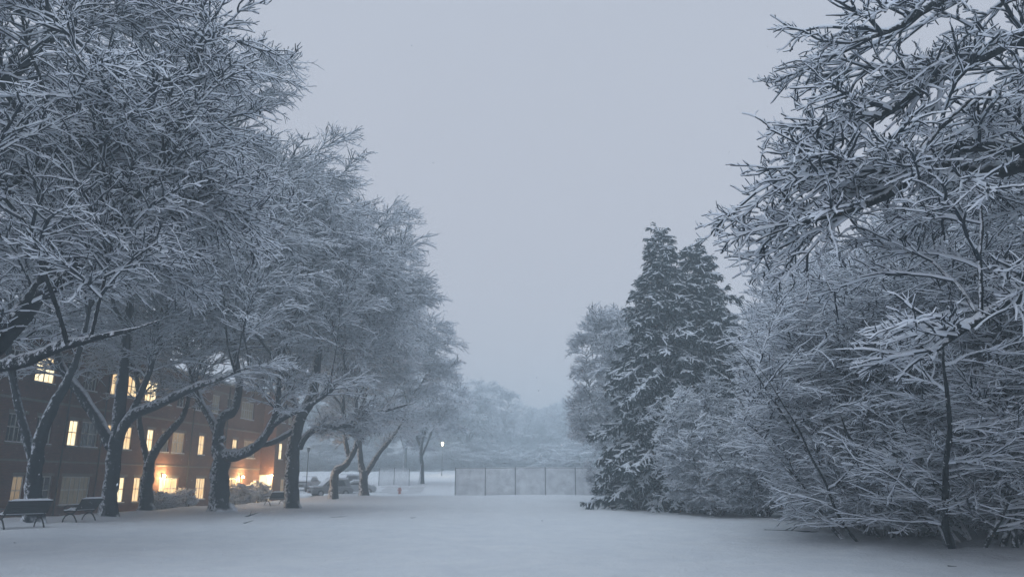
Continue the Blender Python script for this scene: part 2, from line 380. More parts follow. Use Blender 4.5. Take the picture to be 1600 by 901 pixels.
def deciduous(name, seed, loc, limbs, cen, rad3, counts, sizes, snow, label, cat, group=None, zmin=3.5, nauto=26,
              sweep=0.0, limb_r=0.11, leader=None, shell=(0.55, 0.97), lit=None, cull=1.06, kink=0):
    """limbs: list of (points, radii, flare) in metres relative to loc (first is the trunk). cen/rad3: crown ellipsoid relative to loc."""
    rs = np.random.RandomState(seed)
    root = empty(name, loc); tag(root, label, cat, group)
    cen = np.array(cen, float); rad3 = np.array(rad3, float)
    lim = []
    for (p, r_, fl) in limbs: lim.append((np.array(p, float), r_, fl))
    # limbs that fill the crown
    nodes = []
    for p, r_, fl in lim:
        C, Cr = catmull(p, r_)
        for q, rq in zip(C, Cr):
            if q[2] > zmin*0.65: nodes.append((q, rq))
    NP = np.array([q for q, _ in nodes]); NR = np.array([r_ for _, r_ in nodes])
    autoP = []; autoR = []
    for i in range(nauto):
        gi = i+0.5; zz = 1-1.45*gi/nauto; zz = max(-0.75, min(0.98, zz+rs.normal()*0.06)); th = gi*2.39996+rs.normal()*0.25
        d = np.array([math.cos(th)*math.sqrt(1-zz*zz), math.sin(th)*math.sqrt(1-zz*zz), zz])
        tgt = cen+rad3*d*rs.uniform(*shell); tgt[2] = max(tgt[2], zmin+0.5)
        # start from a node below the target, near its axis
        cost = np.linalg.norm((NP-tgt)*[1, 1, 0.7], axis=1)+2.5*np.maximum(0, NP[:, 2]-tgt[2]+1.0)
        k = rs.choice(np.argsort(cost)[:6]); s = NP[k]
        Ld = np.linalg.norm(tgt-s)
        c1 = s+np.array([0, 0, Ld*0.34])+(tgt-s)*[0.25, 0.25, 0.1]
        c2 = tgt+np.array([0, 0, Ld*0.10*(1-zz)])-(tgt-s)*[0.3, 0.3, 0.05]
        u = np.linspace(0, 1, 10)[:, None]
        B = s*(1-u)**3+3*c1*u*(1-u)**2+3*c2*u*u*(1-u)+tgt*u**3
        B[1:-1] += rs.normal(size=(8, 3))*0.05*Ld/5
        r0 = min(NR[k]*0.75, limb_r*rs.uniform(0.7, 1.2)*max(0.5, Ld/7))
        autoP.append(B); autoR.append(np.linspace(r0, 0.02, 10)**1.0)
    AP = np.array(autoP); AR = np.array(autoR)
    V, F = trunk_arrays([(p, r_, f) for p, r_, f in lim], rs)
    mesh_np('trunk', V, F, [M['bark']], None, True, root)
    V, F = trunk_arrays([(AP[i][::1], AR[i], False) for i in range(len(AP))], rs, 0.05, 8)
    # upper leaders of hand laid limbs also carry branches
    extraP = []; extraR = []
    for p, r_, fl in lim[1:]:
        C, Cr = catmull(p, r_, 6); ii = np.linspace(0, len(C)-1, 10).astype(int); extraP.append(C[ii]); extraR.append(Cr[ii])
    P1 = np.concatenate([AP]+([np.array(extraP)] if extraP else [])); R1 = np.concatenate([AR]+([np.array(extraR)] if extraR else []))
    mesh_np('limbs', V, F, [M['bark']], None, True, root)
    n2, n3, n4 = counts; (l2, l3, l4) = sizes
    S, D, Ln, rd = spawn(rs, P1, R1, n2, 0.22, 1.0, (22, 55), l2, 0.35, 0.05, 0.45)
    D[:, 2] *= 0.55
    P2 = grow(rs, S, D, Ln, 8, 0.08+0.03*kink, lambda u: 0.02-0.12*u+sweep); R2 = radii(np.minimum(rd*0.8, 0.045), 0.012, 8)
    def keep(P, f=cull):
        e = P[:, -1]; q = (((e-cen)/rad3)**2).sum(1)
        nz = 0.05*np.sin(e[:, 0]*1.3+seed)*np.sin(e[:, 1]*1.1)+0.05*np.sin(e[:, 2]*1.7+e[:, 0])
        return (np.sqrt(q) < f+nz) & (P[:, :, 2].min(1) > zmin+0.4*np.sin(e[:, 0]*0.8+e[:, 1]*0.6+seed))
    k = keep(P2); P2 = P2[k]; R2 = R2[k]
    PP = np.concatenate([P2]); RP = np.concatenate([R2])
    S, D, Ln, rd = spawn(rs, PP, RP, n3, 0.1, 1.0, (18+14*kink, 50+16*kink), l3, 0.35+.3*kink, 0.1, 0.35)
    D[:, 2] *= 0.6
    P3 = grow(rs, S, D, Ln, 6, 0.11+0.08*kink, lambda u: -0.02-0.05*u+sweep*.7); R3 = radii(np.minimum(rd*0.8, 0.020), 0.008, 6)
    k = keep(P3, cull+.03); P3 = P3[k]; R3 = R3[k]
    S, D, Ln, rd = spawn(rs, P3, R3, n4, 0.15, 1.0, (25+12*kink, 60+12*kink), l4, 0.8, 0.3+.4*kink, 0.3)
    P4 = grow(rs, S, D, Ln, 3, 0.2, 0.02+0.16*kink); R4 = radii(np.minimum(rd*0.8, 0.010), 0.005, 3)
    crown_object('crown', [(P2, R2), (P3, R3), (P4, R4)], snow, rs, root)
    return root

def rel(loc, pts):
    """pixel points (px, py, distance, radius) -> points relative to loc and radii"""
    P = [at(a, b, c)-np.array(loc) for a, b, c, _ in pts]; return P, [q[3] for q in pts]
def gloc(px, Y):
    p = at(px, 753, Y); return np.array([p[0], Y, float(gz(p[0], Y))-0.05])

ROW = 'snow laden trees in the row beside the brick building'
CN = (650, 7500, 27000)
SZ = ((2.1, 4.2), (0.9, 2.0), (0.22, 0.65))
SNW = (0.046, 0.038, 0.031)

# T1: big dark trunk right of the second bench
l = gloc(168, 36)
limbs = [(*rel(l, [(168, 812, 36, .37), (172, 770, 36, .32), (178, 720, 36, .32), (184, 672, 36, .31), (190, 610, 36, .27), (196, 540, 36, .22), (206, 440, 36, .17), (215, 330, 36.4, .11), (220, 230, 36.5, .06)]), True),
         (*rel(l, [(182, 690, 36, .26), (205, 652, 35.6, .22), (255, 630, 35.0, .15), (300, 608, 34.5, .12), (345, 592, 34, .08), (395, 570, 33.6, .05)]), False),
         (*rel(l, [(176, 700, 36, .26), (158, 665, 36, .25), (130, 620, 36, .23), (100, 580, 36, .21), (80, 520, 36, .17), (70, 430, 36, .12), (40, 320, 36, .08)]), False),
         (*rel(l, [(200, 655, 35.8, .16), (222, 610, 36, .14), (240, 560, 36.2, .13), (262, 480, 36.5, .1), (290, 380, 37, .07)]), False)]
deciduous('deciduous_tree', 11, l, limbs, (1.9, 0, 14.0), (10.0, 8.6, 12.0), (760, 9000, 32000), SZ, SNW, 'large snowy tree with a dark leaning trunk right beside the farther bench', 'tree', ROW, zmin=6.3, nauto=30)
# T0: trunk behind the near bench
l = gloc(50, 30)
limbs = [(*rel(l, [(50, 822, 30, .34), (52, 770, 30, .28), (56, 720, 30, .26), (68, 670, 30, .22), (86, 630, 30, .2), (100, 605, 30, .17), (120, 560, 30, .12), (140, 480, 30, .09), (150, 380, 30, .06)]), True),
         (*rel(l, [(54, 730, 30, .2), (36, 660, 30, .16), (20, 590, 30, .13), (14, 500, 30, .1), (30, 380, 30, .07)]), False)]
deciduous('deciduous_tree', 23, l, limbs, (0, 0, 11), (6, 6, 7.5), (300, 2600, 9000), SZ, SNW, 'snowy tree rising behind the near bench with a crooked snow crusted trunk', 'tree', ROW, zmin=7.2, nauto=18)
# T2: near the building, fork seen left of the lit bay
l = gloc(228, 44)
limbs = [(*rel(l, [(228, 800, 44, .40), (229, 765, 44, .34), (232, 738, 44, .32), (238, 712, 44, .24), (262, 678, 44, .2), (286, 650, 44, .16), (296, 610, 44, .13), (300, 540, 44, .1), (310, 440, 44, .06)]), True),
         (*rel(l, [(232, 735, 44, .2), (226, 700, 44, .16), (218, 660, 44, .15), (216, 610, 44, .13), (206, 540, 44, .1), (190, 440, 44, .06)]), False)]
deciduous('deciduous_tree', 35, l, limbs, (1, 0, 12.5), (7, 6.5, 8), (360, 3600, 13000), SZ, SNW, 'snowy forked tree close to the brick wall, left of the glowing entrance bay', 'tree', ROW, zmin=6, nauto=18)
# T3: thick trunk with wide V fork
l = gloc(345, 42)
limbs = [(*rel(l, [(345, 806, 42, .58), (343, 780, 42, .50), (343, 745, 42, .50), (346, 718, 42, .46), (340, 690, 42, .30), (346, 655, 42, .26), (366, 640, 42, .22), (374, 600, 42, .2), (366, 540, 42, .17), (360, 440, 42, .12), (356, 330, 42, .07)]), True),
         (*rel(l, [(345, 712, 42, .30), (372, 712, 41.5, .24), (400, 698, 41, .22), (424, 665, 40.8, .21), (434, 630, 40.6, .17), (436, 590, 40.5, .14), (450, 520, 40.5, .11), (470, 430, 40.5, .07)]), False),
         (*rel(l, [(346, 690, 42, .26), (330, 655, 42.4, .21), (313, 625, 42.6, .18), (296, 570, 43, .15), (286, 480, 43, .1), (280, 380, 43, .06)]), False),
         (*rel(l, [(422, 668, 40.8, .14), (450, 650, 40.4, .10), (490, 630, 40, .08), (530, 600, 39.5, .05)]), False)]
deciduous('deciduous_tree', 47, l, limbs, (1.2, 0, 13.2), (8.6, 7.8, 10.8), CN, SZ, SNW, 'large snowy tree with a thick trunk splitting in a wide snow filled V', 'tree', ROW, zmin=5.2, nauto=34)
# T4
l = gloc(455, 49.5)
limbs = [(*rel(l, [(456, 800, 49.5, .50), (456, 760, 49.5, .43), (457, 720, 49.5, .45), (460, 690, 49.5, .42), (468, 655, 49.5, .38), (488, 615, 49.5, .32), (496, 560, 49.5, .26), (500, 480, 49.5, .2), (498, 380, 49.5, .13), (500, 290, 49.5, .08)]), True),
         (*rel(l, [(468, 700, 49.5, .2), (480, 680, 49.2, .17), (500, 671, 48.8, .16), (540, 664, 48.2, .14), (575, 650, 47.8, .12), (610, 640, 47.4, .10), (650, 628, 47, .06)]), False),
         (*rel(l, [(460, 672, 49.5, .16), (430, 690, 48.5, .13), (400, 700, 48, .1)]), False),
         (*rel(l, [(470, 650, 49.5, .26), (452, 610, 49.8, .22), (440, 550, 50, .18), (436, 450, 50, .13), (450, 350, 50, .07)]), False),
         (*rel(l, [(480, 635, 49.5, .22), (520, 605, 49, .17), (552, 570, 49, .14), (580, 500, 49, .10), (600, 430, 49, .06)]), False)]
deciduous('deciduous_tree', 59, l, limbs, (1.2, 0, 12.8), (9.0, 7.8, 10.2), CN, SZ, SNW, 'large snowy tree with a stout straight trunk at the right end of the brick building', 'tree', ROW, zmin=4.3, nauto=34)
# T5
l = gloc(520, 65)
limbs = [(*rel(l, [(520, 786, 65, .40), (522, 762, 65, .35), (524, 738, 65, .35), (540, 726, 65, .24), (552, 706, 65, .24), (560, 680, 65, .2), (556, 640, 65, .18), (560, 560, 65, .14), (570, 470, 65, .08)]), True),
         (*rel(l, [(545, 712, 65, .2), (540, 690, 65, .18), (538, 650, 65, .16), (530, 560, 65, .12), (520, 460, 65, .07)]), False)]
deciduous('deciduous_tree', 61, l, limbs, (0.8, 0, 13.2), (7.5, 7.5, 9.2), (560, 6000, 20000), SZ, (0.050, 0.043, 0.036), 'snowy tree whose slim trunk bends to the right in front of the parked cars', 'tree', ROW, zmin=4.4, nauto=28)
# T6
l = gloc(568, 73)
limbs = [(*rel(l, [(568, 780, 73, .45), (568, 760, 73, .40), (568, 742, 73, .40), (564, 722, 73, .27), (562, 690, 73, .24), (568, 640, 73, .2), (580, 560, 73, .15), (592, 470, 73, .08)]), True),
         (*rel(l, [(570, 742, 73, .26), (582, 724, 73, .25), (592, 708, 73, .2), (612, 684, 73, .14), (630, 655, 73, .11), (645, 610, 73, .07)]), False),
         (*rel(l, [(564, 690, 73, .14), (580, 665, 73, .13), (600, 640, 73, .10), (625, 600, 73, .06)]), False)]
deciduous('deciduous_tree', 73, l, limbs, (1.2, 0, 13.4), (8.0, 7.5, 9.6), (560, 6000, 20000), SZ, (0.052, 0.045, 0.038), 'snowy tree with a low V fork, rightmost dark trunk of the row', 'tree', ROW, zmin=4.2, nauto=28)
# near left tree, its trunk just outside the frame
l = np.array([-13.3, 17.5, -0.05])
limbs = [(*rel(l, [(-160, 1010, 17.5, .5), (-150, 800, 17.5, .42), (-140, 700, 17.5, .4), (-120, 600, 17.5, .36), (-130, 450, 17.5, .3), (-140, 250, 17.5, .22), (-140, 60, 17.5, .15), (-130, -150, 17.5, .08)]), True),
         (*rel(l, [(-120, 640, 17.5, .3), (-60, 590, 17.5, .26), (0, 532, 17.5, .24), (52, 470, 17.6, .22), (75, 425, 17.7, .18), (92, 370, 17.8, .14), (112, 311, 18, .12), (125, 230, 18, .08), (150, 140, 18, .05)]), False),
         (*rel(l, [(52, 472, 17.6, .17), (100, 435, 17.4, .15), (150, 380, 17.2, .12), (200, 320, 17, .09), (260, 270, 17, .05)]), False),
         (*rel(l, [(-110, 600, 17.5, .14), (-40, 576, 17, .11), (0, 574, 16.8, .10), (40, 568, 16.5, .085), (85, 548, 16.3, .075), (140, 532, 16, .06), (195, 519, 15.8, .045), (250, 500, 15.6, .02)]), False),
         (*rel(l, [(-130, 420, 17.5, .2), (-40, 340, 17.4, .16), (60, 250, 17.2, .13), (160, 190, 17, .1), (270, 120, 16.8, .06), (340, 90, 16.6, .03)]), False),
         (*rel(l, [(-138, 300, 17.5, .2), (-40, 180, 17.8, .16), (70, 70, 18, .12), (180, -20, 18.2, .08), (280, -60, 18.3, .05)]), False)]
NEAR = [deciduous('deciduous_tree', 85, l, limbs, (0, 0, 9.8), (8.3, 8.2, 7.6), (850, 11000, 46000), ((1.7, 3.6), (0.5, 1.35), (0.10, 0.32)), (0.034, 0.029, 0.022), 'huge near tree at the upper left, its snowy limbs reaching in from outside the frame', 'tree', ROW, zmin=5.0, nauto=38, limb_r=.09, kink=0.5)]
# near right tree
l = np.array([14.0, 14.0, -0.05])
limbs = [(*rel(l, [(1995, 1100, 14, .5), (1990, 800, 14, .42), (1980, 600, 14, .4), (1960, 450, 14, .36), (1930, 330, 14, .3), (1925, 150, 14, .22), (1925, -50, 14, .12)]), True),
         (*rel(l, [(1945, 400, 14, .24), (1840, 320, 13.6, .18), (1720, 262, 13.2, .14), (1600, 238, 13, .11), (1500, 232, 12.9, .09), (1430, 262, 12.8, .07), (1340, 268, 12.7, .055), (1270, 262, 12.6, .04), (1200, 285, 12.6, .02)]), False),
         (*rel(l, [(1600, 262, 13.4, .09), (1530, 276, 13.2, .075), (1470, 258, 13, .06), (1400, 300, 12.8, .05), (1330, 330, 12.8, .04), (1250, 350, 12.7, .028), (1170, 380, 12.6, .015)]), False),
         (*rel(l, [(1930, 300, 14, .24), (1800, 190, 13.6, .18), (1690, 110, 13.3, .13), (1600, 66, 13, .10), (1510, 105, 13, .08), (1430, 145, 13, .065), (1350, 200, 13, .04), (1290, 222, 13, .02)]), False),
         (*rel(l, [(1945, 420, 14, .2), (1820, 420, 13, .15), (1700, 440, 12.4, .11), (1590, 470, 12, .08), (1500, 520, 12, .05), (1440, 570, 12, .02)]), False),
         (*rel(l, [(1925, 150, 14, .2), (1760, 20, 13.4, .15), (1620, -40, 13, .11), (1480, 0, 13, .08), (1390, 50, 13, .05), (1320, 70, 13, .02)]), False)]
NEAR.append(deciduous('deciduous_tree', 97, l, limbs, (0.2, -0.5, 7.2), (10.3, 6.6, 6.2), (660, 8000, 36000), ((1.7, 3.4), (0.45, 1.25), (0.10, 0.32)), (0.034, 0.029, 0.022), 'huge near tree at the upper right, thick snowy limbs reaching in towards the sky', 'tree', zmin=2.9, nauto=44, limb_r=.08, kink=0.6))

# copies of the two near trees, added out of view to shade the near snow
for nm, (X_, Y_), rz, lab in ((0, (-15.5, -2.5), 1.2, 'unseen snowy tree added left of the camera to shade the near snow'), (1, (16.0, -3.0), 2.0, 'unseen snowy tree added right of the camera to shade the near snow')):
    c_ = copy_tree(NEAR[nm]); c_.location = (X_, Y_, -.05); c_.rotation_euler = (0, 0, rz); tag(c_, lab, 'tree', 'added shade trees beside the camera')

# ------------------------------------------------------------------ spruces
def spruce(seed, loc, H, rb, label, group, nb=330):
    rs = np.random.RandomState(seed); root = empty('spruce_tree', loc); tag(root, label, 'tree', group)
    mb = MB(); mb.tube([(0, 0, -.2), (0.05, 0, H*.5), (0, 0, H)], [.3, .16, .02], 10); mb.build('trunk', M['bark'], root, smooth=True)
    z = H*(1-np.linspace(0.002, 0.985, nb)**0.78); z = z+rs.normal(size=nb)*0.12
    th = np.arange(nb)*2.39996+rs.normal(size=nb)*0.3
    prof = rb*np.clip(1-z/H, 0, 1)**0.78*(0.74+0.42*rs.rand(nb))*(1+0.14*np.sin(z*1.5+th*2))+0.12
    S = np.stack([0*z, 0*z, z], -1)
    D = np.stack([np.cos(th), np.sin(th), 0.25-0.30*(1-z/H)+1.1*np.clip((z/H-.86)/.14, 0, 1)], -1)
    P1 = grow(rs, S, D, prof, 9, 0.035, lambda u: -0.16+0.25*u*u); R1 = radii(np.minimum(0.05, 0.012+prof*.009), 0.008, 9)
    n2 = int(prof.sum()*12)
    S, D, Ln, rd = spawn(rs, P1, R1, n2, 0.12, 1.0, (35, 62), (0.5, 1.25), 0.12, -0.05, 0.55)
    P2 = grow(rs, S, D, Ln, 6, 0.07, -0.07); R2 = radii(np.full(n2, 0.02), 0.010, 6)
    n3 = n2*5
    S, D, Ln, rd = spawn(rs, P2, R2, n3, 0.05, 1.0, (30, 65), (0.18, 0.42), 0.25, -0.35, 0.3)
    P3 = grow(rs, S, D, Ln, 4, 0.10, -0.14); R3 = radii(np.full(n3, 0.020), 0.012, 4)
    lv = [(P1, R1+0.008), (P2, R2+0.01), (P3, R3)]
    # hanging needle sprays
    n4 = n2*9
    S, D, Ln, rd = spawn(rs, P2, R2, n4, 0.1, 1.0, (20, 70), (0.18, 0.42), 0.5, -0.9, 0.2)
    P4 = grow(rs, S, D, Ln, 3, 0.1, -0.35); R4 = radii(np.full(n4, 0.024), 0.010, 3)
    crown_object('crown', lv+[(P4, R4)], [0.12, 0.052, 0.012, 0.0], rs, root, [M['needle'], M['twig_snow']])
    return root
l = at(1050, 753, 46); l[2] = gz(l[0], l[1])
spruce(5, l+np.array([0, 0, -.1]), 17.6, 6.0, 'taller left spruce of the pair, dark green boughs under snow', 'pair of snowy spruces', 270)
l = at(1106, 753, 47.5); l[2] = gz(l[0], l[1])
spruce(9, l+np.array([0, 0, -.1]), 17.2, 7.6, 'slightly shorter right spruce of the pair, dark green boughs under snow', 'pair of snowy spruces', 260)

# ------------------------------------------------------------------ bushy trees of the right edge
def bushy(name, seed, H, rad, nst, counts, sizes, snow, spread=0.5, base=0.35, zmin=0.3, stem_r=0.07, K=9):
    """many stems from the ground arching outwards, as wide as high"""
    rs = np.random.RandomState(seed); root = empty(name)
    th = np.arange(nst)*2.39996+rs.normal(size=nst)*.3; el = np.radians(rs.uniform(38, 86, nst))
    S = np.stack([np.cos(th)*base*rs.rand(nst), np.sin(th)*base*rs.rand(nst), np.full(nst, -0.15)], -1)
    D = np.stack([np.cos(th)*np.cos(el), np.sin(th)*np.cos(el), np.sin(el)], -1)
    Ln = H*(0.55+0.5*np.sin(el)**2)*rs.uniform(0.8, 1.08, nst)
    P1 = grow(rs, S, D, Ln, K, 0.12, lambda u: 0.04-0.10*u); R1 = radii(stem_r*rs.uniform(.6, 1.2, nst), 0.012, K)
    V, F = trunk_arrays([(P1[i], R1[i], False) for i in range(nst)], rs, 0.03, 7)
    mesh_np('trunk', V, F, [M['bark']], None, True, root)
    n2, n3, n4 = counts; cen = np.array([0, 0, H*.48]); r3 = np.array([rad, rad, H*.56])
    def keep(P, f):
        e = P[:, -1]; q = np.sqrt((((e-cen)/r3)**2).sum(1)); nz = .12*np.sin(e[:, 0]*1.9+seed)*np.sin(e[:, 1]*1.5+e[:, 2])
        return (q < f+nz) & (P[:, :, 2].min(1) > zmin*(.5+rs.rand(len(P))))
    S, D, Ln, rd = spawn(rs, P1, R1, n2, 0.10, 1.0, (35, 80), sizes[0], 0.25, 0.1, 0.25)
    D[:, 2] = D[:, 2]*0.30-0.02
    P2 = grow(rs, S, D, Ln, 8, 0.12, lambda u: 0.05-0.12*u); R2 = radii(np.minimum(rd*.7, .03), .008, 8); k = keep(P2, 1.0); P2 = P2[k]; R2 = R2[k]
    S, D, Ln, rd = spawn(rs, P2, R2, n3, 0.1, 1.0, (20, 55), sizes[1], 0.5, 0.1, 0.3)
    D[:, 2] *= 0.5
    P3 = grow(rs, S, D, Ln, 5, 0.12, -0.02); R3 = radii(np.minimum(rd*.8, .014), .006, 5); k = keep(P3, 1.05); P3 = P3[k]; R3 = R3[k]
    S, D, Ln, rd = spawn(rs, P3, R3, n4, 0.1, 1.0, (20, 55), sizes[2], 0.7, 0.2, 0.3)
    P4 = grow(rs, S, D, Ln, 3, 0.15, 0.0); R4 = radii(np.minimum(rd*.8, .009), .005, 3)
    crown_object('crown', [(P2, R2), (P3, R3), (P4, R4)], snow, rs, root)
    return root
protoA = bushy('bushy_tree', 101, 9.2, 4.4, 15, (900, 8500, 30000), ((1.8, 3.8), (0.6, 1.5), (0.12, 0.4)), (0.032, 0.026, 0.021), base=1.6)
protoB = bushy('bushy_tree', 202, 9.0, 4.2, 11, (900, 8500, 30000), ((1.7, 3.6), (0.6, 1.5), (0.12, 0.4)), (0.032, 0.026, 0.021), stem_r=.085, base=1.5)
protoS = bushy('snowy_shrub', 303, 6.2, 3.4, 18, (650, 6000, 22000), ((0.9, 2.2), (0.4, 0.9), (0.1, 0.3)), (0.036, 0.032, 0.028), stem_r=.045, zmin=.15)
HEDGE = 'bushy snow dusted trees along the right edge'
def place(proto, px, Y, rz, sc, label, cat, group, first=[]):
    if proto.name not in first: first.append(proto.name); o = proto
    else: o = copy_tree(proto)
    p = at(px, 753, Y); o.location = (p[0], Y, float(gz(p[0], Y))); o.rotation_euler = (0, 0, rz); o.scale = sc if hasattr(sc, '__len__') else (sc,)*3
    tag(o, label, cat, group); return o
for (pr, px, Y, rz, sc, lab) in [
    (protoA, 1385, 21.0, 0.3, (.92, .92, .86), 'bushy tree on the snow line whose stems show near the lower right, nearest the lawn'),
    (protoB, 1530, 18.5, 1.9, (.95, .95, .9), 'bushy tree under the big near limbs at the right margin'),
    (protoB, 1350, 26.5, 4.0, (1.0, 1.0, 1.12), 'bushy tree behind the fallen branch, its arching twigs reaching left'),
    (protoA, 1325, 33.0, 2.2, (.85, .85, 1.40), 'bushy tree between the low shrub and the larger thicket, pale against the sky'),
    (protoA, 1450, 27.0, 5.0, (1.1, 1.1, 1.2), 'taller bushy tree in the second rank of the right thicket'),
    (protoB, 1630, 23.0, 0.9, (1.2, 1.2, 1.25), 'bushy tree at the far right margin, behind the lower limbs'),
    (protoB, 1350, 36.0, 3.1, (1.35, 1.35, 1.7), 'bushy tree deep in the thicket, seen above the middle of the right edge'),
    (protoA, 1510, 36.0, 0.6, (1.4, 1.4, 1.6), 'tall dark bushy tree at the back of the right thicket'),
    (protoA, 1640, 31.0, 4.4, (1.5, 1.5, 1.8), 'tallest bushy tree at the back of the far right margin')]:
    place(pr, px, Y, rz, sc, lab, 'tree', HEDGE)
SH = 'low snowy shrubs before the spruces'
place(protoS, 1112, 39, 0.5, (1.0, 1.0, 1.12), 'rounded snowy shrub standing in front of the right spruce', 'shrub', SH)
place(protoS, 1185, 36, 2.6, (.9, .9, .88), 'snowy shrub right of the spruces, beside the thicket', 'shrub', SH)
place(protoS, 975, 54, 4.0, (.8, .8, .8), 'hazy shrub at the right end of the chain link fence', 'shrub', SH)

# ------------------------------------------------------------------ distant trees
def far_tree(seed, H, rx, counts, snow, fork=3, zmin=3.0, rt=.3):
    rs = np.random.RandomState(seed)
    tr = [(0, 0, -.3), (0.1, 0, H*.12), (rs.normal()*.3, 0, H*.25), (rs.normal()*.5, rs.normal()*.3, H*.5), (rs.normal()*.5, 0, H*.85)]
    limbs = [(tr, [rt, rt*.85, rt*.75, rt*.45, .04], True)]
    for k in range(fork):
        a = k*2.1+rs.rand(); z0 = H*rs.uniform(.1, .24)
        limbs.append(([(0, 0, z0), (math.cos(a)*rx*.25, math.sin(a)*rx*.25, z0+H*.16), (math.cos(a)*rx*.42, math.sin(a)*rx*.4, H*.5), (math.cos(a)*rx*.5, math.sin(a)*rx*.5, H*.75)], [rt*.6, rt*.45, rt*.3, .03], False))
    return deciduous('deciduous_tree', seed, (0, 0, 0), limbs, (0, 0, H*.52), (rx, rx, H*.5), counts, ((1.6, 3.0), (0.9, 1.8), (0.4, 0.9)), snow, 'x', 'tree', None, zmin=zmin, nauto=18)
farA = far_tree(401, 17, 6.0, (330, 2600, 7000), (.10, .09, .08), 3, 1.3)
farB = far_tree(402, 15.5, 5.2, (310, 2400, 6500), (.10, .09, .08), 4, 1.0)
farC = far_tree(403, 16.5, 4.2, (330, 3600, 12000), (.07, .065, .055), 3, 2.4, .26)
FAR = 'hazy snow covered trees beyond the lawn'
for (pr, px, Y, rz, sc, lab) in [
    (farC, 955, 62, .4, (.86, .86, .98), 'pale rounded tree just behind and left of the spruces'),
    (farA, 658, 98, 1.0, (1.05, 1.05, 1.05), 'hazy tree with a forked trunk on the open rise left of the fence'),
    (farB, 632, 112, 2.0, (1, 1, 1.05), 'hazy tree with thin upright stems behind the orange hydrant'),
    (farB, 728, 118, 3.0, (1.05, 1.05, 1.0), 'hazy tree rising behind the left corner of the fence'),
    (farA, 768, 135, 4.0, (1.0, 1.0, .95), 'hazy tree behind the second fence panel'),
    (farC, 690, 150, 5.0, (1.2, 1.2, 1.0), 'faint tree standing beyond the distant street lamp'),
    (farA, 815, 165, .6, (1.1, 1.1, .92), 'faint tree over the middle of the fence'),
    (farB, 860, 160, 1.7, (1.1, 1.1, .95), 'faint tree over the right half of the fence'),
    (farA, 905, 150, 2.9, (1.1, 1.1, .95), 'faint tree left of the pale rounded tree'),
    (farB, 785, 190, 3.3, (1.3, 1.3, 1.0), 'faintest tree in the gap of the skyline'),
    (farA, 885, 200, 3.9, (1.4, 1.4, 1.15), 'far faint tree filling the skyline left of the spruces'),
    (farB, 600, 128, 4.4, (1.1, 1.1, 1), 'hazy tree seen under the last crowns of the row'),
    (farA, 560, 122, 5.2, (1.1, 1.1, 1), 'hazy tree behind the parked cars, above the rightmost one'),
    (farB, 510, 126, 5.9, (1.1, 1.1, 1), 'hazy tree behind the parked cars, above the nearest one'),
    (farA, 470, 118, .9, (1.1, 1.1, 1), 'hazy tree behind the slim lamp post'),
    (farC, 410, 150, 1.4, (1.5, 1.5, 1.1), 'hazy tree whose top shows over the right end of the building roof'),
    (farC, 675, 175, 2.4, (1.5, 1.5, 1.05), 'faint broad tree closing the view left of the fence'),
    (farA, 1010, 75, .3, (1, 1, .9), 'hazy tree behind the fence hidden mostly by the left spruce'),
    (farB, 740, 220, 3.7, (1.6, 1.6, 1.15), 'dim distant tree between the clearer trees behind the fence'),
    (farA, 835, 230, 4.7, (1.6, 1.6, 1.1), 'dim distant tree at the lowest point of the skyline')]:
    if Y > 105: k_ = 1.38; Y = Y*k_; sc = tuple(v*k_ for v in sc)
    place(pr, px, Y, rz, sc, lab, 'tree', FAR)
UG = 'hazy thickets under the distant trees'
for (px, Y, rz, sc, lab) in [
    (745, 108, .3, (2.2, 1.5, .75), 'hazy snowy thicket behind the two left fence panels'), (800, 120, 1.3, (2.4, 1.6, .8), 'hazy snowy thicket behind the middle of the fence'),
    (862, 112, 2.3, (2.4, 1.6, .8), 'hazy snowy thicket behind the right fence panels'), (925, 96, 3.3, (2.2, 1.5, .85), 'hazy snowy thicket where the fence meets the spruces'),
    (480, 112, 4.3, (2.6, 1.6, .8), 'hazy thicket behind the unlit lamp post'), (535, 110, 5.3, (2.6, 1.6, .7), 'hazy thicket behind the parked cars'),
    (590, 116, .9, (2.6, 1.6, .7), 'hazy thicket behind the low piece of fence'), (640, 140, 1.9, (2.6, 1.8, .6), 'pale thicket on the rise left of the distant street lamp'),
    (705, 160, 2.9, (3, 2, .7), 'pale thicket on the rise below the distant street lamp'), (430, 105, 3.9, (2.6, 1.6, .9), 'hazy thicket just past the end of the brick building'),
    (780, 165, .1, (4, 2, 1.1), 'faint far thicket closing the gap under the skyline'), (890, 160, .7, (4, 2, 1.1), 'faint far thicket left of the pale rounded tree')]:
    k_ = 1.45; place(protoS, px, Y*k_, rz, tuple(v*k_ for v in sc), lab, 'thicket', UG)
# tall trees behind the right thicket
for (px, Y, rz, sc, lab) in [(1560, 46, .4, (1.25, 1.25, 1.25), 'tall tree closing the background behind the right thicket'),
                             (1700, 38, 2.4, (1.3, 1.3, 1.3), 'tall tree in the dark upper right background')]:
    place(farA, px, Y, rz, sc, lab, 'tree', 'tall trees behind the right thicket')

# ------------------------------------------------------------------ building
FA = np.array([*(at(90, 753, 42)[:2])]); FB = np.array([*(at(447, 753, 73)[:2])])
FD = (FB-FA)/np.linalg.norm(FB-FA); FN = np.array([FD[1], -FD[0]])     # FN points to the lawn
BA = math.atan2(FD[1], FD[0])
bld = empty('brick_building', (FA[0], FA[1], -0.35), BA)
tag(bld, 'three storey red brick building with lit windows behind the tree row', 'building')
ZB = 0.35   # local z offset: world z = local - 0.35
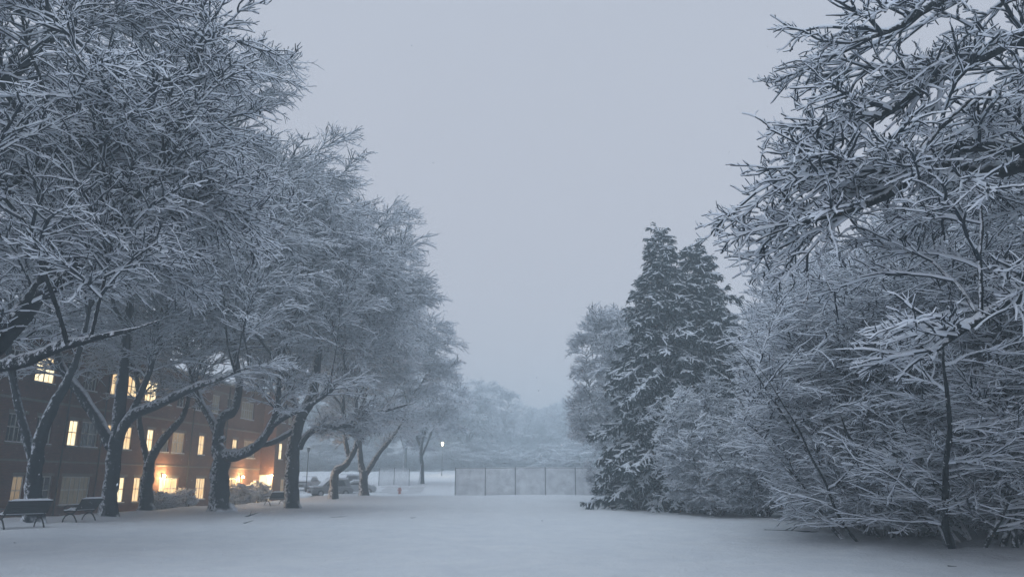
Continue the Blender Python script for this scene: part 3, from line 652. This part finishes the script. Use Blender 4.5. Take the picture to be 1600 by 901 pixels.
# local frame: x along the facade, -y towards the lawn (FN = rotated -y)
def face_uv(px, py):
    d = ray(px, py); a = np.array([[d[0], -FD[0]], [d[1], -FD[1]]]); s, u = np.linalg.solve(a, FA); return u, 1.6+s*d[2]
def fu(px, py=700): return face_uv(px, py)[0]
U0 = -14.0; UR = fu(404, 760); TOP = 9.15+ZB
FLZ = {3: 7.5+ZB, 2: 4.3+ZB, 1: 1.15+ZB}
FLY = {3: 610, 2: 690, 1: 765}
wins = []   # (u, z, w, h, style)
for fl, px, wd, st in [(3, 68, 1.5, 'lit_bright'), (3, 16, 1.2, 'glass'), (3, 110, 1.0, 'glass'), (3, 140, 1.2, 'glass'), (3, 181, .9, 'lit'), (3, 207, 1.5, 'lit'), (3, 238, 1.4, 'lit_bright'), (3, 264, .9, 'lit_dim'), (3, 285, .9, 'glass'), (3, 312, 1.2, 'glass'), (3, 340, 1.2, 'curtain'), (3, 362, 1.0, 'glass'), (3, 390, 2.4, 'curtain'),
                       (2, 22, 1.2, 'glass'), (2, 66, 1.2, 'glass'), (2, 113, .8, 'lit_bright'), (2, 139, 1.5, 'glass'), (2, 172, .7, 'lit'), (2, 200, .8, 'lit'), (2, 235, .8, 'lit_bright'), (2, 258, 1.0, 'curtain'), (2, 279, 1.6, 'lit_dim'), (2, 316, .9, 'lit'), (2, 342, 1.2, 'curtain'), (2, 368, .9, 'lit'), (2, 391, 2.2, 'curtain'),
                       (1, 27, .8, 'lit_dim'), (1, 118, 2.4, 'curtain'), (1, 70, .9, 'glass'), (1, 188, .9, 'lit_bright'), (1, 214, .8, 'lit'), (1, 263, 2.3, 'lit'), (1, 313, 1.4, 'lit'), (1, 366, 2.0, 'lit_dim')]:
    wins.append((fu(px, FLY[fl]), FLZ[fl], wd, 1.45 if fl > 1 else 1.55, st, fl))
for k in range(5):
    for fl in (1, 2, 3): wins.append((-12.6+k*1.9 if -12.6+k*1.9 < fu(5)-1 else -99, FLZ[fl], 1.0, 1.4, 'glass', fl))
wins = [q for q in wins if q[0] > U0+.5]
def wall_with_holes(name, x0, x1, z0, z1, holes, y, parent, depth=0.16):
    xs = sorted({x0, x1, *[h[0]-h[2]/2 for h in holes], *[h[0]+h[2]/2 for h in holes]}); zs = sorted({z0, z1, *[h[1]-h[3]/2 for h in holes], *[h[1]+h[3]/2 for h in holes]})
    mb = MB()
    for i in range(len(xs)-1):
        for j in range(len(zs)-1):
            cx_, cz_ = (xs[i]+xs[i+1])/2, (zs[j]+zs[j+1])/2
            if any(abs(cx_-h[0]) < h[2]/2 and abs(cz_-h[1]) < h[3]/2 for h in holes): continue
            mb.add([(xs[i], y, zs[j]), (xs[i+1], y, zs[j]), (xs[i+1], y, zs[j+1]), (xs[i], y, zs[j+1])], [(0, 1, 2, 3)])
    for h in holes:
        a, b_, c, d = h[0]-h[2]/2, h[0]+h[2]/2, h[1]-h[3]/2, h[1]+h[3]/2; y2 = y+depth
        mb.add([(a, y, c), (b_, y, c), (b_, y, d), (a, y, d), (a, y2, c), (b_, y2, c), (b_, y2, d), (a, y2, d)], [(0, 4, 5, 1), (1, 5, 6, 2), (2, 6, 7, 3), (3, 7, 4, 0)])
    return mb.build(name, M['brick'], parent)
def window(u, z, wd, h, st, y, parent, sash=True):
    yo = y+0.11
    f = 0.06; a, b_, c, d = u-wd/2+.003, u+wd/2-.003, z-h/2+.003, z+h/2-.003
    mb = MB(); mb.box(a, a+f, yo-.04, yo+.04, c, d).box(b_-f, b_, yo-.04, yo+.04, c, d).box(a+f, b_-f, yo-.04, yo+.04, c, c+f).box(a+f, b_-f, yo-.04, yo+.04, d-f, d)
    n = max(1, round(wd/0.75))
    for k in range(1, n): x = a+(b_-a)*k/n; mb.box(x-.03, x+.03, yo-.035, yo+.035, c+f, d-f)
    mb.box(a+f, b_-f, yo-.045, yo+.03, z+.02, z+.07)
    for k in range(n):
        x = a+(b_-a)*(k+.5)/n; mb.box(x-.012, x+.012, yo-.02, yo+.02, c+f, d-f)
    w_ = mb.build('window', M['white_paint'], parent)
    p = MB(); p.box(a+f, b_-f, yo+.005, yo+.015, c+f, d-f); p.build('pane', M[st], w_)
    s = MB(); s.box(a-.08, b_+.08, y-.07, y-.003, c-.09, c-.01, 0).box(a-.06, b_+.06, y-.065, y+.08, c-.008, c+.05, 1); s.build('sill', [M['concrete'], M['snow']], w_, bevel=.012)
    mb = MB(); mb.box(a-.1, b_+.1, y-.02, y-.003, d+.006, d+.16); mb.build('lintel', M['concrete'], w_)
    return w_
wall_with_holes('facade', U0, UR, 0, TOP, [(q[0], q[1], q[2], q[3]) for q in wins], 0, bld)
for q in wins: window(q[0], q[1], q[2], q[3], q[4], 0, bld)
# projecting end wing with the entrance in its return wall
PRJ = 1.25; WL = 4.4; UE = UR+WL
wh = [(UR+1.25, FLZ[2], .8, 1.45, 'lit_bright'), (UR+2.9, FLZ[2], .9, 1.45, 'glass'), (UR+1.3, FLZ[3], .9, 1.4, 'glass'), (UR+2.9, FLZ[3], .9, 1.4, 'curtain'), (UR+2.2, FLZ[1], .9, 1.5, 'lit_dim')]
wall_with_holes('wing_facade', UR, UE, 0, TOP-.002, wh, -PRJ, bld)
for q in wh: window(*q, -PRJ, bld)
mb = MB()
mb.add([(UR, -PRJ, 0), (UR, 0, 0), (UR, 0, TOP-.002), (UR, -PRJ, TOP-.002)], [(0, 1, 2, 3)])            # return facing the camera
mb.add([(UE, -PRJ, 0), (UE, 14, 0), (UE, 14, TOP), (UE, -PRJ, TOP)], [(0, 1, 2, 3)])
mb.add([(U0, 0, 0), (U0, 14, 0), (U0, 14, TOP), (U0, 0, TOP)], [(0, 1, 2, 3)])
mb.add([(U0, 14, 0), (UE, 14, 0), (UE, 14, TOP), (U0, 14, TOP)], [(0, 1, 2, 3)])
mb.build('side_walls', M['brick'], bld)
mb = MB(); mb.box(UR-.06, UR-.01, -PRJ+.12, -.10, .25, 2.5); dr = mb.build('door', M['lit_bright'], bld); dr['label'] = 'brightly lit glazed entrance door'
mb = MB(); mb.box(UR-.09, UR-.005, -PRJ+.03, -PRJ+.115, .25, 2.6).box(UR-.09, UR-.005, -.095, -.01, .25, 2.6).box(UR-.09, UR-.005, -PRJ+.115, -.095, 2.505, 2.6).box(UR-.075, UR-.062, -.75, -.7, .3, 2.5); mb.build('door_frame', M['white_paint'], dr)
mb = MB(); mb.tube([(UR-.11, -.3, 1.2), (UR-.11, -.3, 1.5)], .02); mb.build('handle', M['iron'], dr)
mb = MB(); mb.box(UR-1.2, UR-.01, -PRJ, -.02, .05, .24); mb.build('door_step', M['concrete'], bld, bevel=.02)
# string course, parapet coping and snow on the roof
mb = MB(); mb.box(U0-.05, UR-.01, -.05, -.004, 5.75+ZB, 5.87+ZB).box(U0-.05, UR-.01, -.06, -.004, TOP-.75, TOP-.6).box(U0-.05, UR-.01, -.05, -.004, 2.65+ZB, 2.75+ZB); mb.build('string_course', M['concrete'], bld, bevel=.01)
mb = MB(); mb.box(U0-.15, UR-.11, -.12, 14.12, TOP+.002, TOP+.14).box(UR-.10, UE+.12, -PRJ-.12, 14.12, TOP+.002, TOP+.141); mb.build('coping', M['concrete'], bld, bevel=.02)
mb = MB(); mb.box(U0-.12, UR-.13, -.10, 14.1, TOP+.145, TOP+.34).box(UR-.125, UE+.10, -PRJ-.10, 14.1, TOP+.145, TOP+.33); mb.build('roof_snow', M['snow'], bld, bevel=.08, smooth=False)
mb = MB(); mb.box(6, 7.2, 4, 5.2, TOP+.34, TOP+2.0, 0).box(5.95, 7.25, 3.95, 5.25, TOP+2.0, TOP+2.15, 1); mb.build('chimney', [M['brick'], M['snow']], bld)
for u in (fu(96), fu(155), fu(296), fu(350)):
    mb = MB(); mb.tube([(u, -.09, .2), (u, -.09, TOP-.05)], .05); mb.build('drainpipe', M['iron'], bld)
# wall lamps: each hangs on the wall and gives off light
def wall_lamp(wx, wy, wz, rz, power, label):
    o = empty('wall_lamp', (wx, wy, wz), rz); tag(o, label, 'lamp', 'glowing lamps on the brick building')
    mb = MB(); mb.box(-.07, .07, -.03, -.004, -.13, .13); mb.build('backplate', M['iron'], o, bevel=.008)
    mb = MB(); mb.tube([(0, -.03, .05), (0, -.12, .13), (0, -.2, .1)], .015).tube([(0, -.2, .085), (0, -.2, .12)], [.09, .03], 10); mb.build('bracket', M['iron'], o)
    mb = MB(); mb.tube([(0, -.2, -.10), (0, -.2, -.07), (0, -.2, 0), (0, -.2, .06), (0, -.2, .083)], [.03, .075, .1, .09, .06], 12); mb.build('globe', M['bulb'], o, smooth=True)
    ld = bpy.data.lights.new('lamp_light', 'POINT'); ld.energy = power; ld.color = (1, .62, .28); ld.shadow_soft_size = .15
    lo = bpy.data.objects.new('lamp_light', ld); COL.objects.link(lo); lo.parent = o; lo.location = (0, -.42, -.02)
def fw(u, off, z): p = FA+FD*u+FN*off; return (p[0], p[1], z)
LZ = 2.05
wall_lamp(*fw(fu(251, 752), 0, LZ), BA, 420, 'glowing wall lamp over the left lit bay, behind the round bush')
wall_lamp(*fw(fu(375, 753), 0, LZ), BA, 420, 'glowing wall lamp above the wide snowy bush, left of the door')
wall_lamp(*fw(UR, PRJ-.02, LZ+.12), BA-math.pi/2, 210, 'glowing lamp beside the lit entrance door')

# ------------------------------------------------------------------ bushes by the entrance
def bush(seed, rx, ry, h, nst, leafy, label, loc, snow=.03):
    o = bushy('snowy_bush', seed, h, rx, nst, (160, 1500, 5000), ((.3*h, .6*h), (.15*h, .35*h), (.08, .2)), (snow, snow, snow*.9), base=rx*.7, zmin=.02, stem_r=.02, K=7)
    o.location = loc; o.scale = (1, ry/rx, 1); tag(o, label, 'bush', 'snowy bushes by the entrance'); return o
for (s, px, Y, rx, h, lab) in [(501, 256, 49.5, 1.3, 1.25, 'round snowy bush under the left wall lamp'), (502, 289, 52, .9, 1.5, 'spiky snow topped bush lit by the left wall lamp'),
                               (503, 375, 61, 1.5, 1.75, 'wide snowy bush under the middle wall lamp'), (504, 402, 64, 1.4, 1.7, 'snowy bush just left of the lit door')]:
    p = at(px, 753, Y); bush(s, rx, rx, h, 26, True, lab, (p[0], Y, float(gz(p[0], Y))), .045)

# ------------------------------------------------------------------ benches
def bench(loc, rz, label, sc=1.0):
    """faces local +y; length along x; cast iron ends with curled legs"""
    o = empty('park_bench', loc, rz, sc); tag(o, label, 'bench', 'iron and slat park benches by the path')
    L_ = 1.5
    mb = MB()
    for k in range(6):
        y = -.06+k*.075; z = .43+.02*math.sin(k*.8); mb.box(-L_/2, L_/2, y, y+.055, z, z+.03)
    mb.build('seat', M['bench_wood'], o, bevel=.006)
    mb = MB()
    for k in range(7):
        z = .50+k*.062; y = -.10-.035*k; mb.add([(-L_/2, y, z), (L_/2, y, z), (L_/2, y-.025, z+.052), (-L_/2, y-.025, z+.052), (-L_/2, y-.025, z-.01), (L_/2, y-.025, z-.01), (L_/2, y-.05, z+.045), (-L_/2, y-.05, z+.045)],
                                                [(0, 1, 2, 3), (5, 4, 7, 6), (0, 4, 5, 1), (3, 2, 6, 7), (1, 5, 6, 2), (0, 3, 7, 4)])
    mb.build('backrest', M['bench_wood'], o)
    for sx in (-1, 1):
        x = sx*(L_/2-.08); mb = MB()
        mb.tube([(x, .42, .0), (x, .40, .12), (x, .33, .25), (x, .2, .32), (x, .08, .33), (x, -.03, .25), (x, -.12, .12), (x, -.18, 0)], [.03, .025, .025, .03, .03, .025, .025, .03])
        mb.build('leg', M['iron'], o)
        mb = MB()
        mb.tube([(x, .15, .32), (x, .35, .40), (x, .40, .50), (x, .40, .62), (x, .32, .66), (x, .1, .66), (x, -.08, .64), (x, -.16, .68)], .022)
        mb.tube([(x, .05, .33), (x, -.08, .44), (x, -.16, .62), (x, -.30, .92), (x, -.36, .94)], .024)
        mb.build('armrest', M['iron'], o)
    sn = []; nx = 26
    def slab(x0, x1, y0, y1, z0, th, seed, nm):
        rs = np.random.RandomState(seed); vs = []; fs = []; a, b_ = 24, 6
        for i in range(a+1):
            for j in range(b_+1):
                u, v = i/a, j/b_; e = min(1, 6*min(u, 1-u)+.15)*min(1, 3*min(v, 1-v)+.2)
                vs.append((x0+(x1-x0)*u, y0+(y1-y0)*v, z0+th*e*(0.8+.4*rs.rand())))
        for i in range(a):
            for j in range(b_): p = i*(b_+1)+j; fs.append((p, p+1+b_, p+2+b_, p+1))
        m_ = MB(); m_.add(vs, [f for f in fs]); nb = len(m_.v)
        m_.box(x0+.01, x1-.01, y0+.01, y1-.01, z0-.005, z0+th*.35)
        return m_.build(nm, M['snow'], o, smooth=True)
    slab(-L_/2, L_/2, -.06, .40, .465, .10, 3, 'seat_snow')
    slab(-L_/2, L_/2, -.385, -.30, .925, .06, 4, 'backrest_snow')
    return o
p = at(45, 753, 27.0); bench((p[0], 27.0, float(gz(p[0], 27))), R(62), 'dark park bench nearest the camera, snow along its back, at the lower left')
p = at(137, 753, 32.5); bench((p[0], 32.5, float(gz(p[0], 32.5))), R(88), 'dark park bench just left of the big leaning trunk')
p = at(434, 753, 55); bench((p[0], 55, float(gz(p[0], 55))-.02), R(60), 'small far bench by the door, left of the stout trunk')

# ------------------------------------------------------------------ chain link fences
def fence(x0, Y0, n, sp, H, label, dx=1.0, dy=0.0, wire_step=0.10, posts_last=True):
    o = empty('chain_link_fence', (x0, Y0, 0)); tag(o, label, 'fence', 'chain link fences')
    d = np.array([dx, dy]); d = d/np.linalg.norm(d)
    for k in range(n+1):
        q = d*sp*k; z = float(gz(x0+q[0], Y0+q[1])); mb = MB()
        mb.tube([(q[0], q[1], z-.3), (q[0], q[1], z+H+.05)], .045, 8).tube([(q[0], q[1], z+H+.05), (q[0], q[1], z+H+.10)], [.06, .02], 8); mb.build('post', M['post'], o)
    for k in range(n):
        a = d*sp*k+d*.05; b_ = d*sp*(k+1)-d*.05; za = float(gz(x0+a[0], Y0+a[1])); zb = float(gz(x0+b_[0], Y0+b_[1]))
        mb = MB(); mb.tube([(*a, za+H), (*b_, zb+H)], .03, 6); r_ = mb.build('rail', M['post'], o)
        mb = MB(); mb.tube([(*a, za+H+.035), (*((a+b_)/2), (za+zb)/2+H+.045), (*b_, zb+H+.035)], .032, 6); mb.build('rail_snow', M['snow'], r_, smooth=True)
        V = []; F = []; Wd = np.linalg.norm(b_-a); hw = .085; h0 = .03
        for s in (-1, 1):
            c = -H
            while c < Wd:
                # line x = c + t (s=1) or mirrored, clipped to the panel
                t0 = max(0, -c); t1 = min(H-h0, Wd-c)
                if t1 > t0:
                    xa, xb = c+t0, c+t1; yo = .006*s
                    if s < 0: xa, xb = Wd-xa, Wd-xb
                    def Pp(x, t): q = a+d*x; return (q[0]-d[1]*yo, q[1]+yo, za+h0+t+(zb-za)*x/Wd)
                    i = len(V); V += [Pp(xa-hw/2, t0), Pp(xa+hw/2, t0), Pp(xb+hw/2, t1), Pp(xb-hw/2, t1)]; F.append((i, i+1, i+2, i+3))
                c += wire_step
        mesh_np('mesh_panel', V, F, [M['wire']], None, False, o)
    return o
p0 = at(711, 776, 79); sp = (898-711)/4/1190*79
fence(p0[0], 79, 8, sp, 2.72, 'tall snow dusted chain link fence across the far end of the lawn')
p0 = at(592, 753, 96)
fence(p0[0], 96, 2, 1.9, 2.0, 'low hazy piece of fence left of the forked trunk on the rise', wire_step=.2)

# ------------------------------------------------------------------ lamps on posts
def street_lamp(px, Y, H, lit, label):
    p = at(px, 753, Y); z = float(gz(p[0], Y)); o = empty('street_lamp', (p[0], Y, z)); tag(o, label, 'street lamp')
    mb = MB(); mb.tube([(0, 0, -.2), (0, 0, .4), (0, 0, .45), (0, 0, H)], [.13, .12, .06, .035] if not lit else [.08, .07, .035, .025], 10); mb.build('pole', M['iron'], o)
    mb = MB(); mb.tube([(0, 0, H), (0, 0, H+.12), (0, 0, H+.5), (0, 0, H+.55)], [.06, .14, .2, .1], 10); mb.build('lantern', M['bulb2'] if lit else M['glass'], o, smooth=True)
    mb = MB(); mb.tube([(0, 0, H+.55), (0, 0, H+.62), (0, 0, H+.75)], [.28, .2, .03], 10); mb.tube([(0, 0, H+.60), (0, 0, H+.74)], [.24, .06], 10, 1); mb.build('cap', [M['iron'], M['snow']], o)
    if lit:
        ld = bpy.data.lights.new('lamp_light', 'POINT'); ld.energy = 260; ld.color = (1, .85, .55); ld.shadow_soft_size = .25
        lo = bpy.data.objects.new('lamp_light', ld); COL.objects.link(lo); lo.parent = o; lo.location = (0, -.5, H+.3)
street_lamp(479, 88, 4.4, False, 'unlit slim lamp post standing behind the parked cars')
q = at(690, 693, 125); street_lamp(690, 125, float(q[2]-gz(q[0], 125))-.3, True, 'glowing yellow street lamp far off in the haze')

# ------------------------------------------------------------------ cars under snow
def car(px, Y, rz, paint, label, van=False, dz=0.0):
    p = at(px, 753, Y); o = empty('parked_car', (p[0], Y, float(gz(p[0], Y))+dz), rz); tag(o, label, 'car', 'snow covered cars parked beyond the trees')
    h = 1.75 if van else 1.45
    pm = flat_mat('car_paint', paint, .35, 3, .08)
    # body: side profile (x, z) extruded across, narrowed upwards
    low = [(-2.2, .35), (-2.25, .6), (-2.15, .88), (-1.2, .95), (1.1, .98), (2.0, .86), (2.2, .65), (2.2, .38), (1.7, .3), (-1.7, .3)]
    mb = MB(); mb.prism(low, 1, -.85, .85); body = mb.build('body', pm, o, bevel=.09, smooth=False)
    cab = [(-1.95 if van else -1.5, .97), (-1.75 if van else -1.0, h-.06), (-.7, h), (.25, h-.03), (1.05, .985)]
    vs = [(x, -.78+.10*(z > 1.2), z) for x, z in cab]+[(x, .78-.10*(z > 1.2), z) for x, z in cab]; n = len(cab)
    fs = [(i, i+1, n+i+1, n+i) for i in range(n-1)]+[tuple(range(n-1, -1, -1)), tuple(range(n, 2*n))]
    mb = MB(); mb.add(vs, fs); mb.build('cabin', pm, o, bevel=.04)
    g = MB(); g.add([(.34, -.62, h-.10), (.34, .62, h-.10), (1.03, .70, 1.03), (1.03, -.70, 1.03)], [(0, 3, 2, 1)]); 
    for v in range(len(g.v)): g.v[v] = (g.v[v][0]+.03, g.v[v][1], g.v[v][2]+.02)
    g.build('windscreen', M['glass'], o)
    for s in (-1, 1):
        g = MB(); xx = -1.35 if van else -1.0
        g.add([(xx, s*.785, 1.05), (.8, s*.785, 1.05), (.15, s*.70, h-.16), (xx+.2, s*.70, h-.16)], [(0, 1, 2, 3) if s < 0 else (3, 2, 1, 0)]); g.build('side_window', M['glass'], o)
        for x in (-1.35, 1.35):
            wb = MB(); wb.tube([(x, s*.70, .33), (x, s*.90, .33)], .33, 16); wh_ = wb.build('wheel', M['rubber'], o)
            wb = MB(); wb.tube([(x, s*.895, .33), (x, s*.915, .33)], .19, 12); wb.build('rim', M['chrome'], wh_)
        hb = MB(); hb.box(2.15, 2.225, s*.52-.16, s*.52+.16, .58, .74); hb.build('headlight', M['chrome'], o, bevel=.02)
        mb = MB(); mb.box(.75, .92, s*.93-.09, s*.93+.09, .98, 1.1); mb.build('mirror', pm, o, bevel=.02)
    mb = MB(); mb.box(2.19, 2.24, -.33, .33, .42, .6); mb.build('grille', M['rubber'], o)
    mb = MB(); mb.box(-1.68 if van else -.98, .30, -.66, .66, h-.02, h+.17).box(1.10, 2.08, -.78, .78, .93, 1.10)
    mb.add([(.33, -.64, h-.04), (.33, .64, h-.04), (1.08, .72, 1.06), (1.08, -.72, 1.06), (.33, -.64, h+.06), (.33, .64, h+.06), (1.14, .72, 1.12), (1.14, -.72, 1.12)], [(0, 1, 2, 3), (7, 6, 5, 4), (0, 4, 5, 1), (1, 5, 6, 2), (2, 6, 7, 3), (3, 7, 4, 0)])
    if not van: mb.box(-2.1, -1.55, -.72, .72, .92, 1.06)
    mb.build('roof_snow', M['snow'], o, bevel=.06, smooth=False)
car(517, 80, R(215), (.20, .21, .23), 'nearest parked car, three quarter front view, snow on its roof, behind the bent trunk', True, -.02)
car(482, 91, R(262), (.24, .24, .26), 'small far parked car beside the lamp post', False, 0)
car(556, 86, R(200), (.35, .36, .38), 'pale parked car seen between the two slim trunks', False, -.05)
car(540, 90, R(235), (.20, .21, .24), 'dark parked car half hidden behind the bent trunk', True, 0)
# hydrant
p = at(625, 753, 86); o = empty('fire_hydrant', (p[0], 86, float(gz(p[0], 86))-.02)); tag(o, 'small red orange hydrant on the snow left of the fence', 'hydrant')
mb = MB(); mb.tube([(0, 0, 0), (0, 0, .06), (0, 0, .07), (0, 0, .52), (0, 0, .54), (0, 0, .58), (0, 0, .68), (0, 0, .74)], [.2, .2, .14, .13, .18, .18, .12, .03], 12); mb.build('barrel', M['red'], o, smooth=True)
for s in (-1, 1): mb = MB(); mb.tube([(0, 0, .42), (s*.24, 0, .42)], .07, 8); mb.build('nozzle', M['red'], o)
mb = MB(); mb.tube([(0, 0, .70), (0, 0, .78), (0, 0, .84)], [.15, .13, .03], 10); mb.build('snow_cap', M['snow'], o, smooth=True)

# ------------------------------------------------------------------ fallen branches and twigs on the snow
def fallen(seed, px, Y, L_, rz, r0, label, nb=5, group=None, snow=.03):
    rs = np.random.RandomState(seed); p = at(px, 753, Y); D = np.array([[math.cos(rz), math.sin(rz), .03]])
    P1 = grow(rs, np.array([[p[0], Y, float(gz(p[0], Y))+r0*.6]]), D, np.array([L_]), 9, .07, 0.0); R1 = radii(r0, r0*.25, 9)
    S, D, Ln, rd = spawn(rs, P1, R1, nb, .2, 1, (20, 50), (L_*.2, L_*.5), .25, .25, .4)
    P2 = grow(rs, S, D, Ln, 6, .1, -.02); R2 = radii(rd*.6, r0*.12, 6)
    P = [P1, P2]
    for q in P: q[..., 2] = np.maximum(q[..., 2], gz(q[..., 0], q[..., 1])+.01)
    o = crown_object('fallen_branch', [(P1, R1), (P2, R2)], [snow, snow*.8], rs, None, [M['bark_thin'], M['twig_snow']]); tag(o, label, 'fallen branch', group)
FB_ = 'fallen sticks on the snow'
fallen(1, 1188, 26.2, 2.0, R(-28), .03, 'long fallen branch lying at the edge of the thicket on the right', 7, FB_, .012)
fallen(2, 1268, 22.0, 3.0, R(12), .045, 'snow dusted fallen branch in front of the lower right stems', 10, FB_, .03)
fallen(3, 60, 20.5, .42, R(48), .022, 'short dark stick in the snow below the near bench', 2, FB_, .0)
fallen(4, 38, 20.3, .3, R(-35), .02, 'thin stick in the snow at the lower left, left of the darker one', 1, FB_, .0)
fallen(5, 388, 35.5, .6, R(2), .035, 'dark stick in the snow right of the V forked trunk', 2, FB_, .0)
fallen(6, 385, 30.0, .5, R(-20), .02, 'thin stick in the snow below the V forked trunk', 1, FB_, .0)
fallen(7, 520, 37, 1.0, R(-12), .008, 'faint spray of twigs in the snow below the bent trunk', 9, FB_, .0)
fallen(8, 644, 36, .25, R(-20), .012, 'tiny twig alone on the open snow left of the middle', 1, FB_, .0)
fallen(9, 1425, 16.5, .2, R(-35), .012, 'small stick in the shaded snow at the lower right', 1, FB_, .0)
fallen(10, 1462, 15.8, .17, R(-20), .012, 'smallest stick in the shaded snow at the lower right corner', 1, FB_, .0)

# ------------------------------------------------------------------ falling snow
def flakes(n=9000, seed=8):
    rs = np.random.RandomState(seed); Y = 4+46*rs.rand(n)**0.6; X = (rs.rand(n)*2-1)*Y*0.85; Z = rs.rand(n)*16
    C = np.stack([X, Y, Z], -1); r = rs.uniform(.004, .009, n)[:, None, None]
    base = np.array([[1, 0, 0], [0, 1, 0], [-1, 0, 0], [0, -1, 0], [.25, .1, 1.5], [-.25, -.1, -1.5]])[None]
    V = (C[:, None]+base*r).reshape(-1, 3); i = (np.arange(n)*6)[:, None]
    F = np.concatenate([i+np.array([f]) for f in ((0, 1, 4), (1, 2, 4), (2, 3, 4), (3, 0, 4), (1, 0, 5), (2, 1, 5), (3, 2, 5), (0, 3, 5))])
    o = mesh_np('falling_snow', V, F, [M['snow']], None, True); tag(o, 'fine falling snowflakes', kind='stuff')
flakes()

# ------------------------------------------------------------------ haze
def haze():
    mb = MB(); mb.box(-330, 330, -40, 375, -2.5, 30)
    m = bpy.data.materials.new('haze'); m.use_nodes = True; nt = m.node_tree; nt.nodes.clear()
    o_ = nt.nodes.new('ShaderNodeOutputMaterial'); v = nt.nodes.new('ShaderNodeVolumePrincipled')
    v.inputs['Color'].default_value = (.83, .94, 1.0, 1); v.inputs['Density'].default_value = HAZE_DENSITY; v.inputs['Anisotropy'].default_value = 0.2
    nt.links.new(v.outputs[0], o_.inputs['Volume'])
    o = mb.build('haze', m); tag(o, 'pale snowy haze', kind='stuff')
haze()
